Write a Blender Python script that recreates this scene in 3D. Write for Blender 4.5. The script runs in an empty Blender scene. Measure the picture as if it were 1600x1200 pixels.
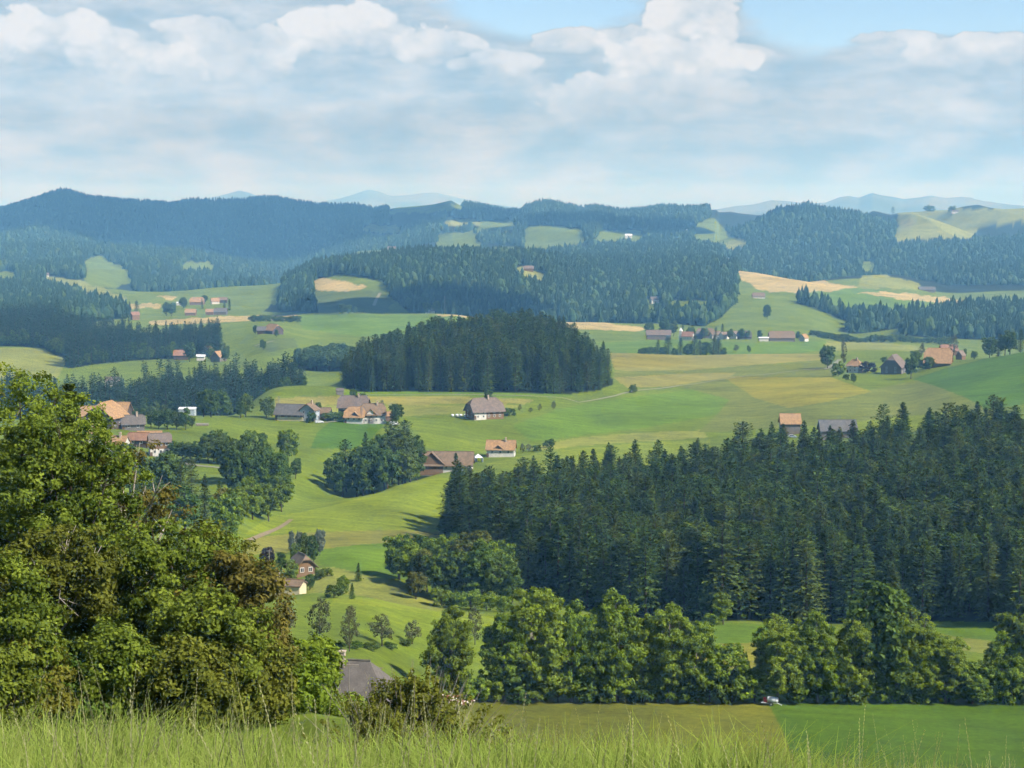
import bpy, bmesh, math, random
import numpy as np
from mathutils import Vector, Matrix

# ------------------------------------------------------------------ camera, sky, sun, exposure
F = 3000.0                      # focal length in photo pixels (1600 px wide)
HORIZON = 330.0                 # photo row of eye level
PITCH = math.atan((600 - HORIZON) / F)
scene = bpy.context.scene
COL = scene.collection
cam_d = bpy.data.cameras.new('camera'); cam = bpy.data.objects.new('camera', cam_d); COL.objects.link(cam)
cam_d.sensor_width = 36.0; cam_d.lens = 36.0 * F / 1600.0
cam_d.clip_start = 0.1; cam_d.clip_end = 90000
cam.location = (0, 0, 0); cam.rotation_euler = (math.pi / 2 - PITCH, 0, 0)
scene.camera = cam
vs = scene.view_settings
vs.view_transform = 'Standard'; vs.look = 'None'; vs.gamma = 1.0; vs.exposure = 0.95; vs.use_curve_mapping = False

SUN_EL, SUN_AZ = math.radians(43), math.radians(90 + 30)     # azimuth clockwise from +Y (view direction); sun stands to the right
sun_dir = Vector((math.sin(SUN_AZ) * math.cos(SUN_EL), math.cos(SUN_AZ) * math.cos(SUN_EL), math.sin(SUN_EL)))
sd = bpy.data.lights.new('sun', 'SUN'); sd.energy = 5.0; sd.angle = math.radians(0.53); sd.color = (1.0, 0.955, 0.89)
sun = bpy.data.objects.new('sun', sd); COL.objects.link(sun)
sun.rotation_euler = sun_dir.to_track_quat('Z', 'Y').to_euler()

class NB:
    """small node builder"""
    def __init__(s, nt): s.nt = nt; s.n = nt.nodes; s.l = nt.links
    def node(s, t, **k):
        n = s.n.new(t)
        for a, v in k.items(): setattr(n, a, v)
        return n
    def put(s, sock, v):
        if v is None: return
        if isinstance(v, bpy.types.NodeSocket): s.l.new(v, sock)
        else: sock.default_value = v
    def m(s, op, a, b=None, c=None, clamp=False):
        n = s.n.new('ShaderNodeMath'); n.operation = op; n.use_clamp = clamp
        s.put(n.inputs[0], a); s.put(n.inputs[1], b); s.put(n.inputs[2], c)
        return n.outputs[0]
    def vm(s, op, a, b=None):
        n = s.n.new('ShaderNodeVectorMath'); n.operation = op
        s.put(n.inputs[0], a); s.put(n.inputs[1], b)
        return n.outputs[1] if op in ('DOT_PRODUCT', 'LENGTH') else n.outputs[0]
    def noise(s, vec, scale, detail=2, rough=0.5, lac=2.0, dist=0.0):
        n = s.n.new('ShaderNodeTexNoise'); s.put(n.inputs['Vector'], vec)
        n.inputs['Scale'].default_value = scale; n.inputs['Detail'].default_value = detail
        n.inputs['Roughness'].default_value = rough; n.inputs['Lacunarity'].default_value = lac; n.inputs['Distortion'].default_value = dist
        return n.outputs[0]
    def mr(s, v, a, b, c=0.0, d=1.0, mode='SMOOTHSTEP'):
        n = s.n.new('ShaderNodeMapRange'); n.interpolation_type = mode; n.clamp = True
        s.put(n.inputs[0], v)
        for i, x in enumerate((a, b, c, d)): s.put(n.inputs[1 + i], x)
        return n.outputs[0]
    def mix(s, f, a, b, mode='MIX'):
        n = s.n.new('ShaderNodeMix'); n.data_type = 'RGBA'; n.blend_type = mode; n.clamp_factor = True
        s.put(n.inputs[0], f)
        for i, x in ((6, a), (7, b)):
            s.put(n.inputs[i], tuple(x) + (1,) if isinstance(x, (tuple, list)) and len(x) == 3 else x)
        return n.outputs[2]
    def sep(s, v):
        n = s.n.new('ShaderNodeSeparateXYZ'); s.put(n.inputs[0], v); return n.outputs
    def comb(s, x, y, z):
        n = s.n.new('ShaderNodeCombineXYZ')
        for i, v in enumerate((x, y, z)): s.put(n.inputs[i], v)
        return n.outputs[0]

def pix_dir(px, py):
    u = (px - 800) / F; v = (600 - py) / F
    d = Vector((u, math.cos(PITCH) + v * math.sin(PITCH), -math.sin(PITCH) + v * math.cos(PITCH)))
    return d.normalized()

def build_world():
    w = bpy.data.worlds.new('World'); scene.world = w; w.use_nodes = True
    b = NB(w.node_tree); b.n.clear()
    sky = b.node('ShaderNodeTexSky', sky_type='NISHITA', sun_disc=False, sun_elevation=SUN_EL, sun_rotation=SUN_AZ)
    sky.altitude = 1500; sky.air_density = 1.0; sky.dust_density = 0.0; sky.ozone_density = 3.0
    bg1 = b.node('ShaderNodeBackground'); b.l.new(sky.outputs[0], bg1.inputs[0]); bg1.inputs[1].default_value = 0.075
    tc = b.node('ShaderNodeTexCoord')
    d = b.vm('NORMALIZE', tc.outputs['Generated'])
    x, y, z = b.sep(d)
    st = b.comb(x, y, b.m('MULTIPLY', z, 3.4))                    # cloud layers are flat: squeezed vertically
    big = b.noise(st, 6.0, 3, 0.5)
    fine = b.noise(st, 24.0, 4, 0.6)
    cov = b.m('ADD', b.m('MULTIPLY', b.m('SUBTRACT', big, 0.5), 1.5), b.m('MULTIPLY', b.m('SUBTRACT', fine, 0.5), 0.9))
    # the cover is closed low over the hills and opens towards the zenith
    cov = b.m('ADD', b.m('ADD', cov, b.mr(z, 0.085, 0.16, 0.80, 0.0)), b.mr(z, 0.0, 0.05, 0.5, 0.0))
    low = b.mix(b.mr(z, -0.01, 0.05), (0.30, 0.52, 0.71), (0.375, 0.525, 0.655)); high = (0.93, 0.94, 0.95)
    def clouds(tot, light):
        alpha = b.mr(tot, 0.0, 0.62)
        bg = b.node('ShaderNodeBackground'); b.l.new(b.mix(light, low, high), bg.inputs[0]); bg.inputs[1].default_value = CLOUD
        mx = b.node('ShaderNodeMixShader'); b.put(mx.inputs[0], b.m('MULTIPLY', alpha, 0.95)); b.l.new(bg1.outputs[0], mx.inputs[1]); b.l.new(bg.outputs[0], mx.inputs[2])
        return mx.outputs[0]
    plain = clouds(cov, b.mr(cov, 0.4, 1.2))
    # the heaped clouds over the hills, each where it stands in the sky: (photo px, py, half width, half height, strength)
    def puff(scale):
        n = b.node('ShaderNodeTexVoronoi', feature='F1'); n.inputs['Scale'].default_value = scale
        b.l.new(dw, n.inputs['Vector']); return n.outputs['Distance']
    heap = b.noise(b.vm('MULTIPLY', d, (1, 1, 1.4)), 34.0, 7, 0.6)
    dw = b.vm('ADD', b.vm('MULTIPLY', d, (1, 1, 1.25)), b.vm('MULTIPLY', b.comb(heap, fine, heap), (0.03, 0.03, 0.03)))
    cell = b.m('SUBTRACT', 0.62, b.m('MULTIPLY_ADD', puff(46.0), 0.62, b.m('MULTIPLY', puff(110.0), 0.38)))
    warp = b.m('MULTIPLY_ADD', b.m('SUBTRACT', heap, 0.5), 1.2, b.m('MULTIPLY', cell, 1.1))
    heaps = [(1085, 42, 70, 58, 1.7), (1060, 96, 120, 40, 1.2), (980, 70, 60, 26, .7), (890, 66, 60, 20, .9), (1160, 86, 50, 18, .8), (1010, 150, 170, 36, .7),
             (550, 48, 110, 36, 1.3), (680, 72, 70, 26, .95), (770, 98, 70, 20, .8), (410, 70, 80, 30, .7), (60, 62, 150, 42, 1.0), (190, 95, 100, 34, .8), (350, 100, 110, 36, .7), (310, 52, 70, 26, .8), (275, 112, 46, 32, .85), (690, 92, 120, 36, .6), (120, 92, 140, 36, .5),
             (1400, 60, 60, 14, .9), (1540, 80, 120, 28, .9), (640, 196, 80, 18, .6), (440, 190, 130, 16, .4), (130, 150, 150, 26, .5), (1180, 140, 150, 22, .5), (930, 268, 36, 14, .55), (1030, 262, 36, 12, .5), (1330, 285, 120, 18, .35), (1500, 150, 150, 26, .4),
             (1320, 18, 150, 40, -1.5), (850, 8, 130, 44, -1.5), (1560, 12, 130, 34, -1.2), (1260, 60, 60, 30, -.6), (120, 108, 110, 8, -.2), (1290, 118, 130, 10, -.2)]
    hsum = None; lit = None
    for (px, py, hw, hh, k) in heaps:
        c = pix_dir(px, py); r = Vector((c.y, -c.x, 0)).normalized(); up = r.cross(c)
        a1 = b.vm('DOT_PRODUCT', d, tuple(r * (F / hw))); a2 = b.vm('DOT_PRODUCT', d, tuple(up * (F / hh)))
        q = b.m('MULTIPLY_ADD', a1, a1, b.m('MULTIPLY', a2, a2))
        q = b.m('MULTIPLY_ADD', warp, -1.6 if k > 0 else -.6, q)
        g = b.mr(q, 1.2, 0.65) if k > 0.65 else b.m('POWER', 0.36, q)
        hsum = b.m('MULTIPLY', g, k) if hsum is None else b.m('MULTIPLY_ADD', g, k, hsum)
        if k > 0.65:
            top = b.m('MULTIPLY', g, b.mr(b.m('MULTIPLY_ADD', cell, 1.6, a2), -1.0, 0.25, 0.2, min(k, 1.15), 'LINEAR'))
            lit = top if lit is None else b.m('MAXIMUM', lit, top)
    tot = b.m('ADD', cov, hsum)
    wisp = b.noise(st, 62.0, 4, 0.62)
    soft = b.mr(b.m('ADD', b.m('MULTIPLY', fine, 0.62), b.m('MULTIPLY_ADD', big, 0.45, b.m('MULTIPLY', wisp, 0.22))), 0.46, 0.90, 0.0, 0.74)
    tex = b.m('ADD', b.mr(heap, 0.32, 0.66, 0.45, 1.08, 'LINEAR'), b.m('MULTIPLY', cell, 0.55))
    light = b.m('MAXIMUM', soft, b.m('MULTIPLY', lit, tex))
    light = b.m('MULTIPLY_ADD', b.m('SUBTRACT', heap, 0.5), 0.35, light, clamp=True)
    heaped = clouds(tot, light)
    over = b.m('GREATER_THAN', b.vm('DOT_PRODUCT', d, (0.0, 1.0, 0.0)), 0.93)
    mx = b.node('ShaderNodeMixShader'); b.put(mx.inputs[0], over); b.l.new(plain, mx.inputs[1]); b.l.new(heaped, mx.inputs[2])
    out = b.node('ShaderNodeOutputWorld'); b.l.new(mx.outputs[0], out.inputs[0])
CLOUD = 0.455
build_world()
cy = scene.cycles
cy.use_adaptive_sampling = True; cy.adaptive_threshold = 0.05; cy.adaptive_min_samples = 16; cy.use_light_tree = False
scene.world.cycles.sampling_method = 'MANUAL'; scene.world.cycles.sample_map_resolution = 256
cy.max_bounces = 3; cy.diffuse_bounces = 1; cy.glossy_bounces = 1; cy.transmission_bounces = 3; cy.volume_bounces = 0; cy.transparent_max_bounces = 4
cy.caustics_reflective = False; cy.caustics_refractive = False
cy.sample_clamp_indirect = 4.0

# ------------------------------------------------------------------ picture <-> place
def at(px, py, Y):
    u = (px - 800) / F; v = (600 - py) / F
    t = Y / (math.cos(PITCH) + v * math.sin(PITCH))
    return u * t, Y, (-math.sin(PITCH) + v * math.cos(PITCH)) * t
def project(x, y, z):
    f = y * math.cos(PITCH) - z * math.sin(PITCH); up = y * math.sin(PITCH) + z * math.cos(PITCH)
    return 800 + F * x / f, 600 - F * up / f
def slope_of(py):
    v = (600 - py) / F
    return (-math.sin(PITCH) + v * math.cos(PITCH)) / (math.cos(PITCH) + v * math.sin(PITCH))

def pchip_slopes(x, y):
    h = np.diff(x); d = np.diff(y) / h
    m = np.zeros_like(y)
    for i in range(1, len(x) - 1):
        if d[i - 1] * d[i] > 0:
            w1 = 2 * h[i] + h[i - 1]; w2 = h[i] + 2 * h[i - 1]
            m[i] = (w1 + w2) / (w1 / d[i - 1] + w2 / d[i])
    m[0] = d[0]; m[-1] = d[-1]
    return m
def pchip(x, y, q):
    x = np.asarray(x, float); y = np.asarray(y, float); m = pchip_slopes(x, y)
    q = np.clip(q, x[0], x[-1]); i = np.clip(np.searchsorted(x, q) - 1, 0, len(x) - 2)
    h = x[i + 1] - x[i]; t = (q - x[i]) / h
    return ((1 + 2 * t) * (1 - t) ** 2) * y[i] + t * (1 - t) ** 2 * h * m[i] + t * t * (3 - 2 * t) * y[i + 1] + t * t * (t - 1) * h * m[i + 1]

# ------------------------------------------------------------------ terrain: ground profiles along bearings, (photo row, metres away)
PROFILE = {
 -150: [(1130,105),(1080,160),(1040,250),(900,450),(760,650),(700,800),(655,900),(660,1100),(645,1350),(600,1480),(590,1580),(545,1750),(535,1900),(512,2100),(500,2500),(470,3000),(440,3600),(415,4200),(400,5000),(370,6000),(334,7000),(345,8500),(350,9500)],
 0: [(1130,105),(1080,160),(1040,250),(900,450),(760,650),(700,800),(655,900),(660,1100),(645,1350),(600,1480),(590,1580),(545,1750),(535,1900),(512,2100),(500,2500),(470,3000),(440,3600),(415,4200),(400,5000),(370,6000),(332,7000),(345,8500),(350,9500)],
 100: [(1125,105),(1075,160),(1030,250),(890,450),(755,650),(705,780),(662,880),(665,1100),(650,1350),(615,1470),(590,1580),(550,1780),(540,1900),(512,2100),(500,2500),(472,3000),(440,3600),(410,4200),(398,5000),(360,6000),(308,7000),(335,8500),(350,9500)],
 250: [(1115,110),(1060,200),(930,400),(830,600),(740,740),(708,800),(672,890),(648,980),(668,1150),(640,1350),(600,1500),(578,1640),(565,1750),(552,1900),(530,2080),(515,2300),(499,2600),(492,2800),(475,3000),(462,3200),(456,3350),(462,3800),(432,4300),(402,4900),(408,5500),(370,6200),(322,7200),(340,8500),(350,9500)],
 350: [(1112,110),(1075,200),(970,360),(880,520),(800,640),(740,740),(700,840),(655,960),(650,1010),(660,1200),(630,1380),(595,1500),(568,1680),(562,1760),(535,1900),(508,2150),(499,2500),(492,2750),(478,2950),(455,3300),(448,3420),(462,3900),(440,4500),(425,5200),(390,6200),(318,7200),(340,8500),(350,9500)],
 430: [(1112,110),(1085,200),(1010,320),(930,450),(938,490),(900,530),(855,580),(835,630),(795,700),(735,810),(690,900),(658,985),(650,1010),(635,1050),(604,1130),(622,1250),(610,1400),(590,1500),(560,1660),(530,1850),(512,2000),(503,2200),(497,2500),(488,2750),(470,3050),(444,3500),(455,4200),(440,5400),(390,6300),(316,7400),(340,8500),(350,9500)],
 490: [(1118,100),(1108,200),(1085,270),(1005,335),(960,390),(925,440),(934,485),(900,520),(862,570),(838,620),(802,690),(780,760),(735,830),(690,910),(656,990),(648,1020),(632,1060),(602,1130),(612,1250),(606,1400),(585,1550),(545,1850),(520,2050),(498,2350),(490,2550),(470,2800),(447,3000),(425,3250),(440,3800),(430,4600),(420,5500),(385,6400),(324,7500),(342,8500),(352,9500)],
 560: [(1128,90),(1120,160),(1108,220),(1092,285),(1020,330),(965,385),(930,435),(936,480),(895,520),(852,580),(832,640),(800,700),(775,745),(782,790),(735,860),(690,930),(655,1000),(648,1025),(636,1060),(614,1125),(598,1180),(585,1270),(590,1400),(570,1650),(535,1950),(518,2080),(490,2420),(490,2550),(472,2720),(447,2920),(416,3200),(425,3700),(402,4400),(388,4750),(382,5100),(392,5600),(355,6500),(332,7500),(345,8500),(352,9500)],
 630: [(1125,120),(1105,200),(1092,290),(1040,345),(985,390),(945,432),(948,465),(900,525),(852,590),(832,650),(795,710),(755,780),(758,830),(730,880),(690,935),(655,1002),(640,1060),(614,1122),(592,1190),(572,1280),(580,1450),(560,1750),(530,2000),(490,2440),(496,2580),(475,2740),(440,2950),(408,3250),(428,3700),(398,4500),(378,4900),(385,5400),(355,6400),(326,7300),(345,8500),(352,9500)],
 690: [(1130,150),(1108,230),(1096,325),(1050,355),(1000,390),(956,432),(956,465),(910,530),(860,600),(836,660),(790,735),(742,805),(737,850),(712,905),(695,935),(655,1005),(640,1060),(614,1120),(590,1195),(562,1300),(575,1480),(555,1800),(528,2000),(490,2450),(500,2600),(478,2720),(440,2950),(403,3250),(428,3700),(394,4550),(372,5000),(380,5500),(345,6300),(319,7200),(345,8500),(352,9500)],
 800: [(1190,292),(1160,305),(1097,338),(1060,362),(1000,408),(962,445),(945,490),(880,590),(815,690),(770,760),(728,850),(712,905),(690,960),(655,1010),(640,1065),(615,1120),(585,1200),(555,1330),(552,1400),(570,1600),(545,1900),(502,2400),(508,2560),(482,2730),(432,3080),(406,3400),(420,3900),(394,4500),(372,5200),(358,6000),(336,7000),(348,8500),(352,9500)],
 950: [(1190,293),(1160,306),(1098,340),(1045,378),(1000,415),(975,455),(955,505),(900,575),(830,670),(775,750),(728,850),(704,920),(690,960),(655,1045),(630,1110),(604,1165),(585,1250),(562,1420),(551,1560),(562,1680),(548,1850),(528,2080),(504,2420),(508,2580),(470,2900),(432,3300),(408,3800),(388,4300),(374,4800),(358,5600),(336,7000),(348,8500),(352,9500)],
 1100: [(1192,292),(1160,306),(1099,340),(1040,380),(1008,425),(978,480),(905,565),(830,660),(770,745),(725,840),(704,910),(690,955),(660,1030),(625,1150),(597,1260),(578,1380),(555,1580),(566,1720),(551,1800),(536,2000),(528,2180),(512,2420),(472,2800),(432,3250),(402,3900),(378,4400),(369,4700),(375,5000),(350,6000),(333,7000),(348,8500),(352,9500)],
 1160: [(1193,292),(1160,306),(1099,340),(1035,385),(1008,425),(978,480),(900,570),(822,670),(760,755),(720,840),(700,915),(686,960),(655,1040),(618,1170),(594,1270),(578,1380),(553,1600),(564,1730),(549,1820),(535,2020),(526,2200),(508,2420),(484,2650),(462,2930),(445,3150),(423,3450),(432,3700),(405,4300),(380,4800),(362,5200),(352,5800),(342,7000),(350,8500),(354,9500)],
 1250: [(1195,292),(1162,306),(1100,340),(1030,390),(978,490),(890,590),(805,700),(750,775),(712,850),(692,915),(676,960),(645,1030),(605,1190),(583,1340),(551,1650),(560,1780),(540,2000),(530,2130),(518,2300),(500,2500),(482,2700),(464,2930),(456,3020),(438,3300),(444,3700),(412,4300),(382,4700),(352,5200),(336,5500),(345,7000),(350,8500),(354,9500)],
 1330: [(1195,292),(1162,306),(1100,341),(1022,400),(978,490),(880,595),(790,710),(735,780),(705,850),(686,915),(668,965),(638,1040),(602,1190),(585,1300),(562,1480),(545,1680),(555,1820),(540,2130),(528,2340),(518,2500),(500,2660),(482,2800),(468,2950),(458,3120),(450,3350),(432,3650),(440,3950),(412,4400),(378,4800),(350,5300),(334,5500),(345,7000),(350,8500),(354,9500)],
 1400: [(1196,291),(1163,306),(1101,341),(1018,405),(978,490),(872,600),(778,715),(724,785),(698,850),(678,910),(656,980),(628,1080),(598,1220),(584,1310),(562,1440),(546,1650),(556,1820),(540,2130),(527,2350),(518,2500),(500,2660),(484,2820),(470,2980),(460,3180),(448,3450),(430,3700),(440,4000),(412,4450),(378,4900),(368,5150),(345,5700),(331,6100),(348,7500),(354,9500)],
 1480: [(1198,290),(1165,306),(1101,342),(1022,400),(985,470),(872,590),(772,705),(715,785),(688,850),(664,910),(640,980),(610,1090),(582,1230),(568,1340),(562,1450),(556,1700),(548,2000),(532,2350),(518,2550),(498,2750),(478,3000),(468,3300),(455,3650),(432,4100),(402,4600),(374,5150),(346,5700),(329,6200),(348,7500),(354,9500)],
 1600: [(1200,290),(1166,306),(1102,344),(1030,400),(985,462),(880,575),(775,695),(705,785),(670,850),(645,910),(625,980),(596,1080),(568,1180),(550,1285),(560,1480),(560,1900),(535,2350),(518,2550),(490,2800),(468,3200),(452,3600),(430,4200),(392,4800),(370,5200),(345,5700),(331,6250),(350,7500),(355,9500)],
 1760: [(1200,290),(1166,306),(1102,344),(1030,400),(985,462),(880,575),(775,695),(705,785),(665,850),(635,910),(610,980),(575,1080),(545,1180),(530,1300),(550,1480),(560,1900),(535,2350),(518,2550),(490,2800),(468,3200),(452,3600),(430,4200),(392,4800),(370,5200),(345,5700),(333,6250),(350,7500),(355,9500)],
}
NEAR_Z = [(2.5, -1.85), (5, -2.25), (7.5, -2.68), (9.5, -3.12), (12, -4.2), (16, -6.2), (25, -10.6), (45, -18.0)]
def build_profile_grid():
    pxs = sorted(PROFILE); lnY = np.concatenate([np.linspace(math.log(2.5), math.log(250), 70, endpoint=False), np.linspace(math.log(250), math.log(3600), 560, endpoint=False), np.linspace(math.log(3600), math.log(9500), 130)])
    S = np.zeros((len(pxs), len(lnY)))
    for i, p in enumerate(pxs):
        tilt = -0.11 * (p - 500) / 1000.0
        L = [(math.log(Y), (z + tilt * min(1, Y / 9.0)) / Y) for Y, z in NEAR_Z] + [(math.log(Y), slope_of(py)) for py, Y in PROFILE[p]]
        L.sort(); a = np.array(L); S[i] = pchip(a[:, 0], a[:, 1], lnY)
    k = np.array([1, 2, 3, 2, 1.]); k /= k.sum()
    P = np.pad(S, ((0, 0), (2, 2)), mode='edge'); S = sum(k[j] * P[:, j:j + S.shape[1]] for j in range(5))
    U = np.array([(p - 800) / F for p in pxs])
    nin, nout = 720, 34
    ug = np.concatenate([np.linspace(-0.50, -0.275, nout, endpoint=False), np.linspace(-0.275, 0.275, nin, endpoint=False), np.linspace(0.275, 0.50, nout)])
    G = np.zeros((len(ug), len(lnY)))
    for j in range(len(lnY)): G[:, j] = pchip(U, S[:, j], ug)
    # lateral smoothing so that no profile shows as a crease
    for _ in range(3):
        k = np.hanning(23); k /= k.sum()
        P = np.pad(G, ((11, 11), (0, 0)), mode='edge'); G = sum(k[j] * P[j:j + G.shape[0], :] for j in range(23))
    # skylines of the far hills: the crest of each bearing is raised or lowered to its own height
    Yg = np.exp(lnY)
    for sky, y0, yc, y1, tall in ((SKY_FAR, 4600, 7000, 9500, 11.5), (SKY_RIGHT, 4300, 5600, 7600, 0)):
        a = np.array(sky, float); uu = (a[:, 0] - 800) / F; want = np.interp(ug, uu, [slope_of(q + tall) for q in a[:, 1]])
        m = (Yg > y0) & (Yg < y1); cur = G[:, m].max(axis=1); d = (want - cur) * ((ug >= uu[0] - 1e-6) & (ug <= uu[-1] + 1e-6) | (abs(ug) > .31) & (ug * uu[-1] > 0) & (tall == 0))
        w = np.where(Yg < yc, np.clip((Yg - y0) / (yc - y0), 0, 1), np.clip((y1 - Yg) / (y1 - yc), 0, 1)); w = w * w * (3 - 2 * w)
        G = G + d[:, None] * w[None, :]
    return ug, lnY, G
SKY_FAR = [(-150,325),(0,322),(30,313),(60,304),(85,296),(100,294),(120,297),(140,304),(160,306),(190,308),(215,310),(240,315),(270,316),(285,312),(300,310),(320,313),(350,313),(375,309),(400,303),(420,304),(440,307),(470,312),(500,318),(520,317),(560,316),(590,322),(610,318),(640,312),(680,306),(705,300),(722,310),(760,315),(790,322),(815,322),(825,315),(850,311),(865,313),(890,320),(910,324),(930,321),(960,326),(1000,323),(1030,317),(1060,318),(1090,319),(1120,318),(1140,317),(1170,322),(1215,330)]
SKY_RIGHT = [(1120,345),(1160,344),(1200,341),(1250,338),(1290,334),(1310,332),(1340,333),(1370,336),(1390,338),(1402,331),(1420,326),(1450,324),(1485,325),(1520,330),(1560,333),(1600,335),(1760,338)]
UG, LNY, SG = build_profile_grid()

def vnoise(x, y, seed):
    """smooth value noise on world coordinates"""
    xi = np.floor(x).astype(np.int64); yi = np.floor(y).astype(np.int64); fx = x - xi; fy = y - yi
    fx = fx * fx * (3 - 2 * fx); fy = fy * fy * (3 - 2 * fy)
    def h(a, b):
        n = (a * 374761393 + b * 668265263 + seed * 1442695041) & 0x7fffffff
        n = ((n ^ (n >> 13)) * 1274126177) & 0x7fffffff
        return ((n ^ (n >> 16)) & 0xffff) / 65535.0 * 2 - 1
    return (h(xi, yi) * (1 - fx) + h(xi + 1, yi) * fx) * (1 - fy) + (h(xi, yi + 1) * (1 - fx) + h(xi + 1, yi + 1) * fx) * fy
def gslope(u, Y):
    """bilinear slope (height / distance) of the ground at bearing u, distance Y"""
    u = np.clip(u, UG[0], UG[-1]); l = np.clip(np.log(np.maximum(Y, 2.5)), LNY[0], LNY[-1])
    i = np.clip(np.searchsorted(UG, u) - 1, 0, len(UG) - 2); j = np.clip(np.searchsorted(LNY, l) - 1, 0, len(LNY) - 2)
    a = (u - UG[i]) / (UG[i + 1] - UG[i]); t = (l - LNY[j]) / (LNY[j + 1] - LNY[j])
    return (SG[i, j] * (1 - a) + SG[i + 1, j] * a) * (1 - t) + (SG[i, j + 1] * (1 - a) + SG[i + 1, j + 1] * a) * t
def ground(x, y):
    x = np.asarray(x, float); y = np.asarray(y, float)
    z = gslope(x / np.maximum(y, 2.5), y) * np.maximum(y, 2.5)
    far = np.clip((y - 3500) / 1200, 0, 1) * np.clip((6700 - y) / 700, 0, 1)
    xs = x + vnoise(x / 500, y / 500, 8) * 160
    z = z + far * (-np.abs(vnoise(xs / 330, y / 1500, 3)) * 62 + vnoise(xs / 170, y / 400, 4) * 16 + 14)
    z = z + np.clip((y - 6300) / 500, 0, 1) * (vnoise(x / 90, y / 200, 14) * 7 + vnoise(x / 260, y / 300, 15) * 6)
    z = z + vnoise(x / 35, y / 35, 5) * np.clip((y - 60) / 300, 0, 1) * 0.35 + vnoise(x / 9, y / 9, 6) * np.clip((y - 100) / 300, 0, 1) * 0.07
    return z
def gz(x, y): return float(ground(np.array([x]), np.array([y]))[0])
def spot(px, py, Y0, tol=0.22):
    """place on the ground near distance Y0 that the photograph shows at (px, py)"""
    Ys = np.linspace(Y0 * (1 - tol), Y0 * (1 + tol), 240)
    u = (px - 800) / F / (math.cos(PITCH) + (600 - py) / F * math.sin(PITCH))
    zs = ground(u * Ys, Ys); q = project(u * Ys, Ys, zs)[1]
    k = int(np.argmin(np.abs(q - py) + 0.004 * np.abs(Ys - Y0) / Y0 * 100))
    return float(u * Ys[k]), float(Ys[k]), float(zs[k])
def spotY(px, Y):
    x, y, _ = at(px, 600, Y); return x, y, gz(x, y)
RUNMAX = np.maximum.accumulate(SG, axis=1)
def visible(x, y, ztop, margin=0.0):
    u = np.clip(x / y, UG[0], UG[-1]); l = np.log(np.maximum(y, 2.5))
    i = np.clip(np.searchsorted(UG, u) - 1, 0, len(UG) - 1); j = np.clip(np.searchsorted(LNY, l) - 1, 0, len(LNY) - 1)
    return (ztop / y > RUNMAX[i, j] - margin)

# ------------------------------------------------------------------ helpers for objects
def mesh_from(name, V, Fc, mats=(), mat_idx=None, smooth=False, attrs=None):
    """V (n,3); Fc: array (m,k) or list of arrays with different k"""
    me = bpy.data.meshes.new(name)
    V = np.asarray(V, np.float32); Fl = Fc if isinstance(Fc, list) else [Fc]
    Fl = [np.asarray(f, np.int32) for f in Fl if len(f)]
    me.vertices.add(len(V)); me.vertices.foreach_set('co', V.ravel())
    idx = np.concatenate([f.ravel() for f in Fl]); cnt = np.concatenate([np.full(len(f), f.shape[1], np.int32) for f in Fl])
    me.loops.add(len(idx)); me.loops.foreach_set('vertex_index', idx)
    me.polygons.add(len(cnt)); me.polygons.foreach_set('loop_start', np.concatenate([[0], np.cumsum(cnt)[:-1]]).astype(np.int32))
    for m in mats: me.materials.append(m)
    if mat_idx is not None: me.polygons.foreach_set('material_index', np.asarray(mat_idx, np.int32))
    me.polygons.foreach_set('use_smooth', np.full(len(cnt), smooth))
    for k, v in (attrs or {}).items():
        v = np.asarray(v, np.float32)
        if v.ndim == 1: me.attributes.new(k, 'FLOAT', 'POINT').data.foreach_set('value', v)
        else: me.attributes.new(k, 'FLOAT_COLOR', 'POINT').data.foreach_set('color', np.c_[v, np.ones(len(v))].astype(np.float32).ravel())
    me.update(calc_edges=True)
    return me
def link(name, me, parent=None, loc=None, rot=None, scale=None):
    o = bpy.data.objects.new(name, me); COL.objects.link(o)
    if parent: o.parent = parent
    if loc is not None: o.location = loc
    if rot is not None: o.rotation_euler = rot
    if scale is not None: o.scale = scale if hasattr(scale, '__len__') else (scale,) * 3
    return o
def tag(o, label=None, cat=None, group=None, kind=None):
    if label: o['label'] = label
    if cat: o['category'] = cat
    if group: o['group'] = group
    if kind: o['kind'] = kind
    return o
def empty(name, loc, rz=0.0, label=None, cat=None, group=None, scale=None):
    o = link(name, None, loc=loc, rot=(0, 0, rz), scale=scale); o.empty_display_size = 0.5
    return tag(o, label, cat, group)

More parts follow.
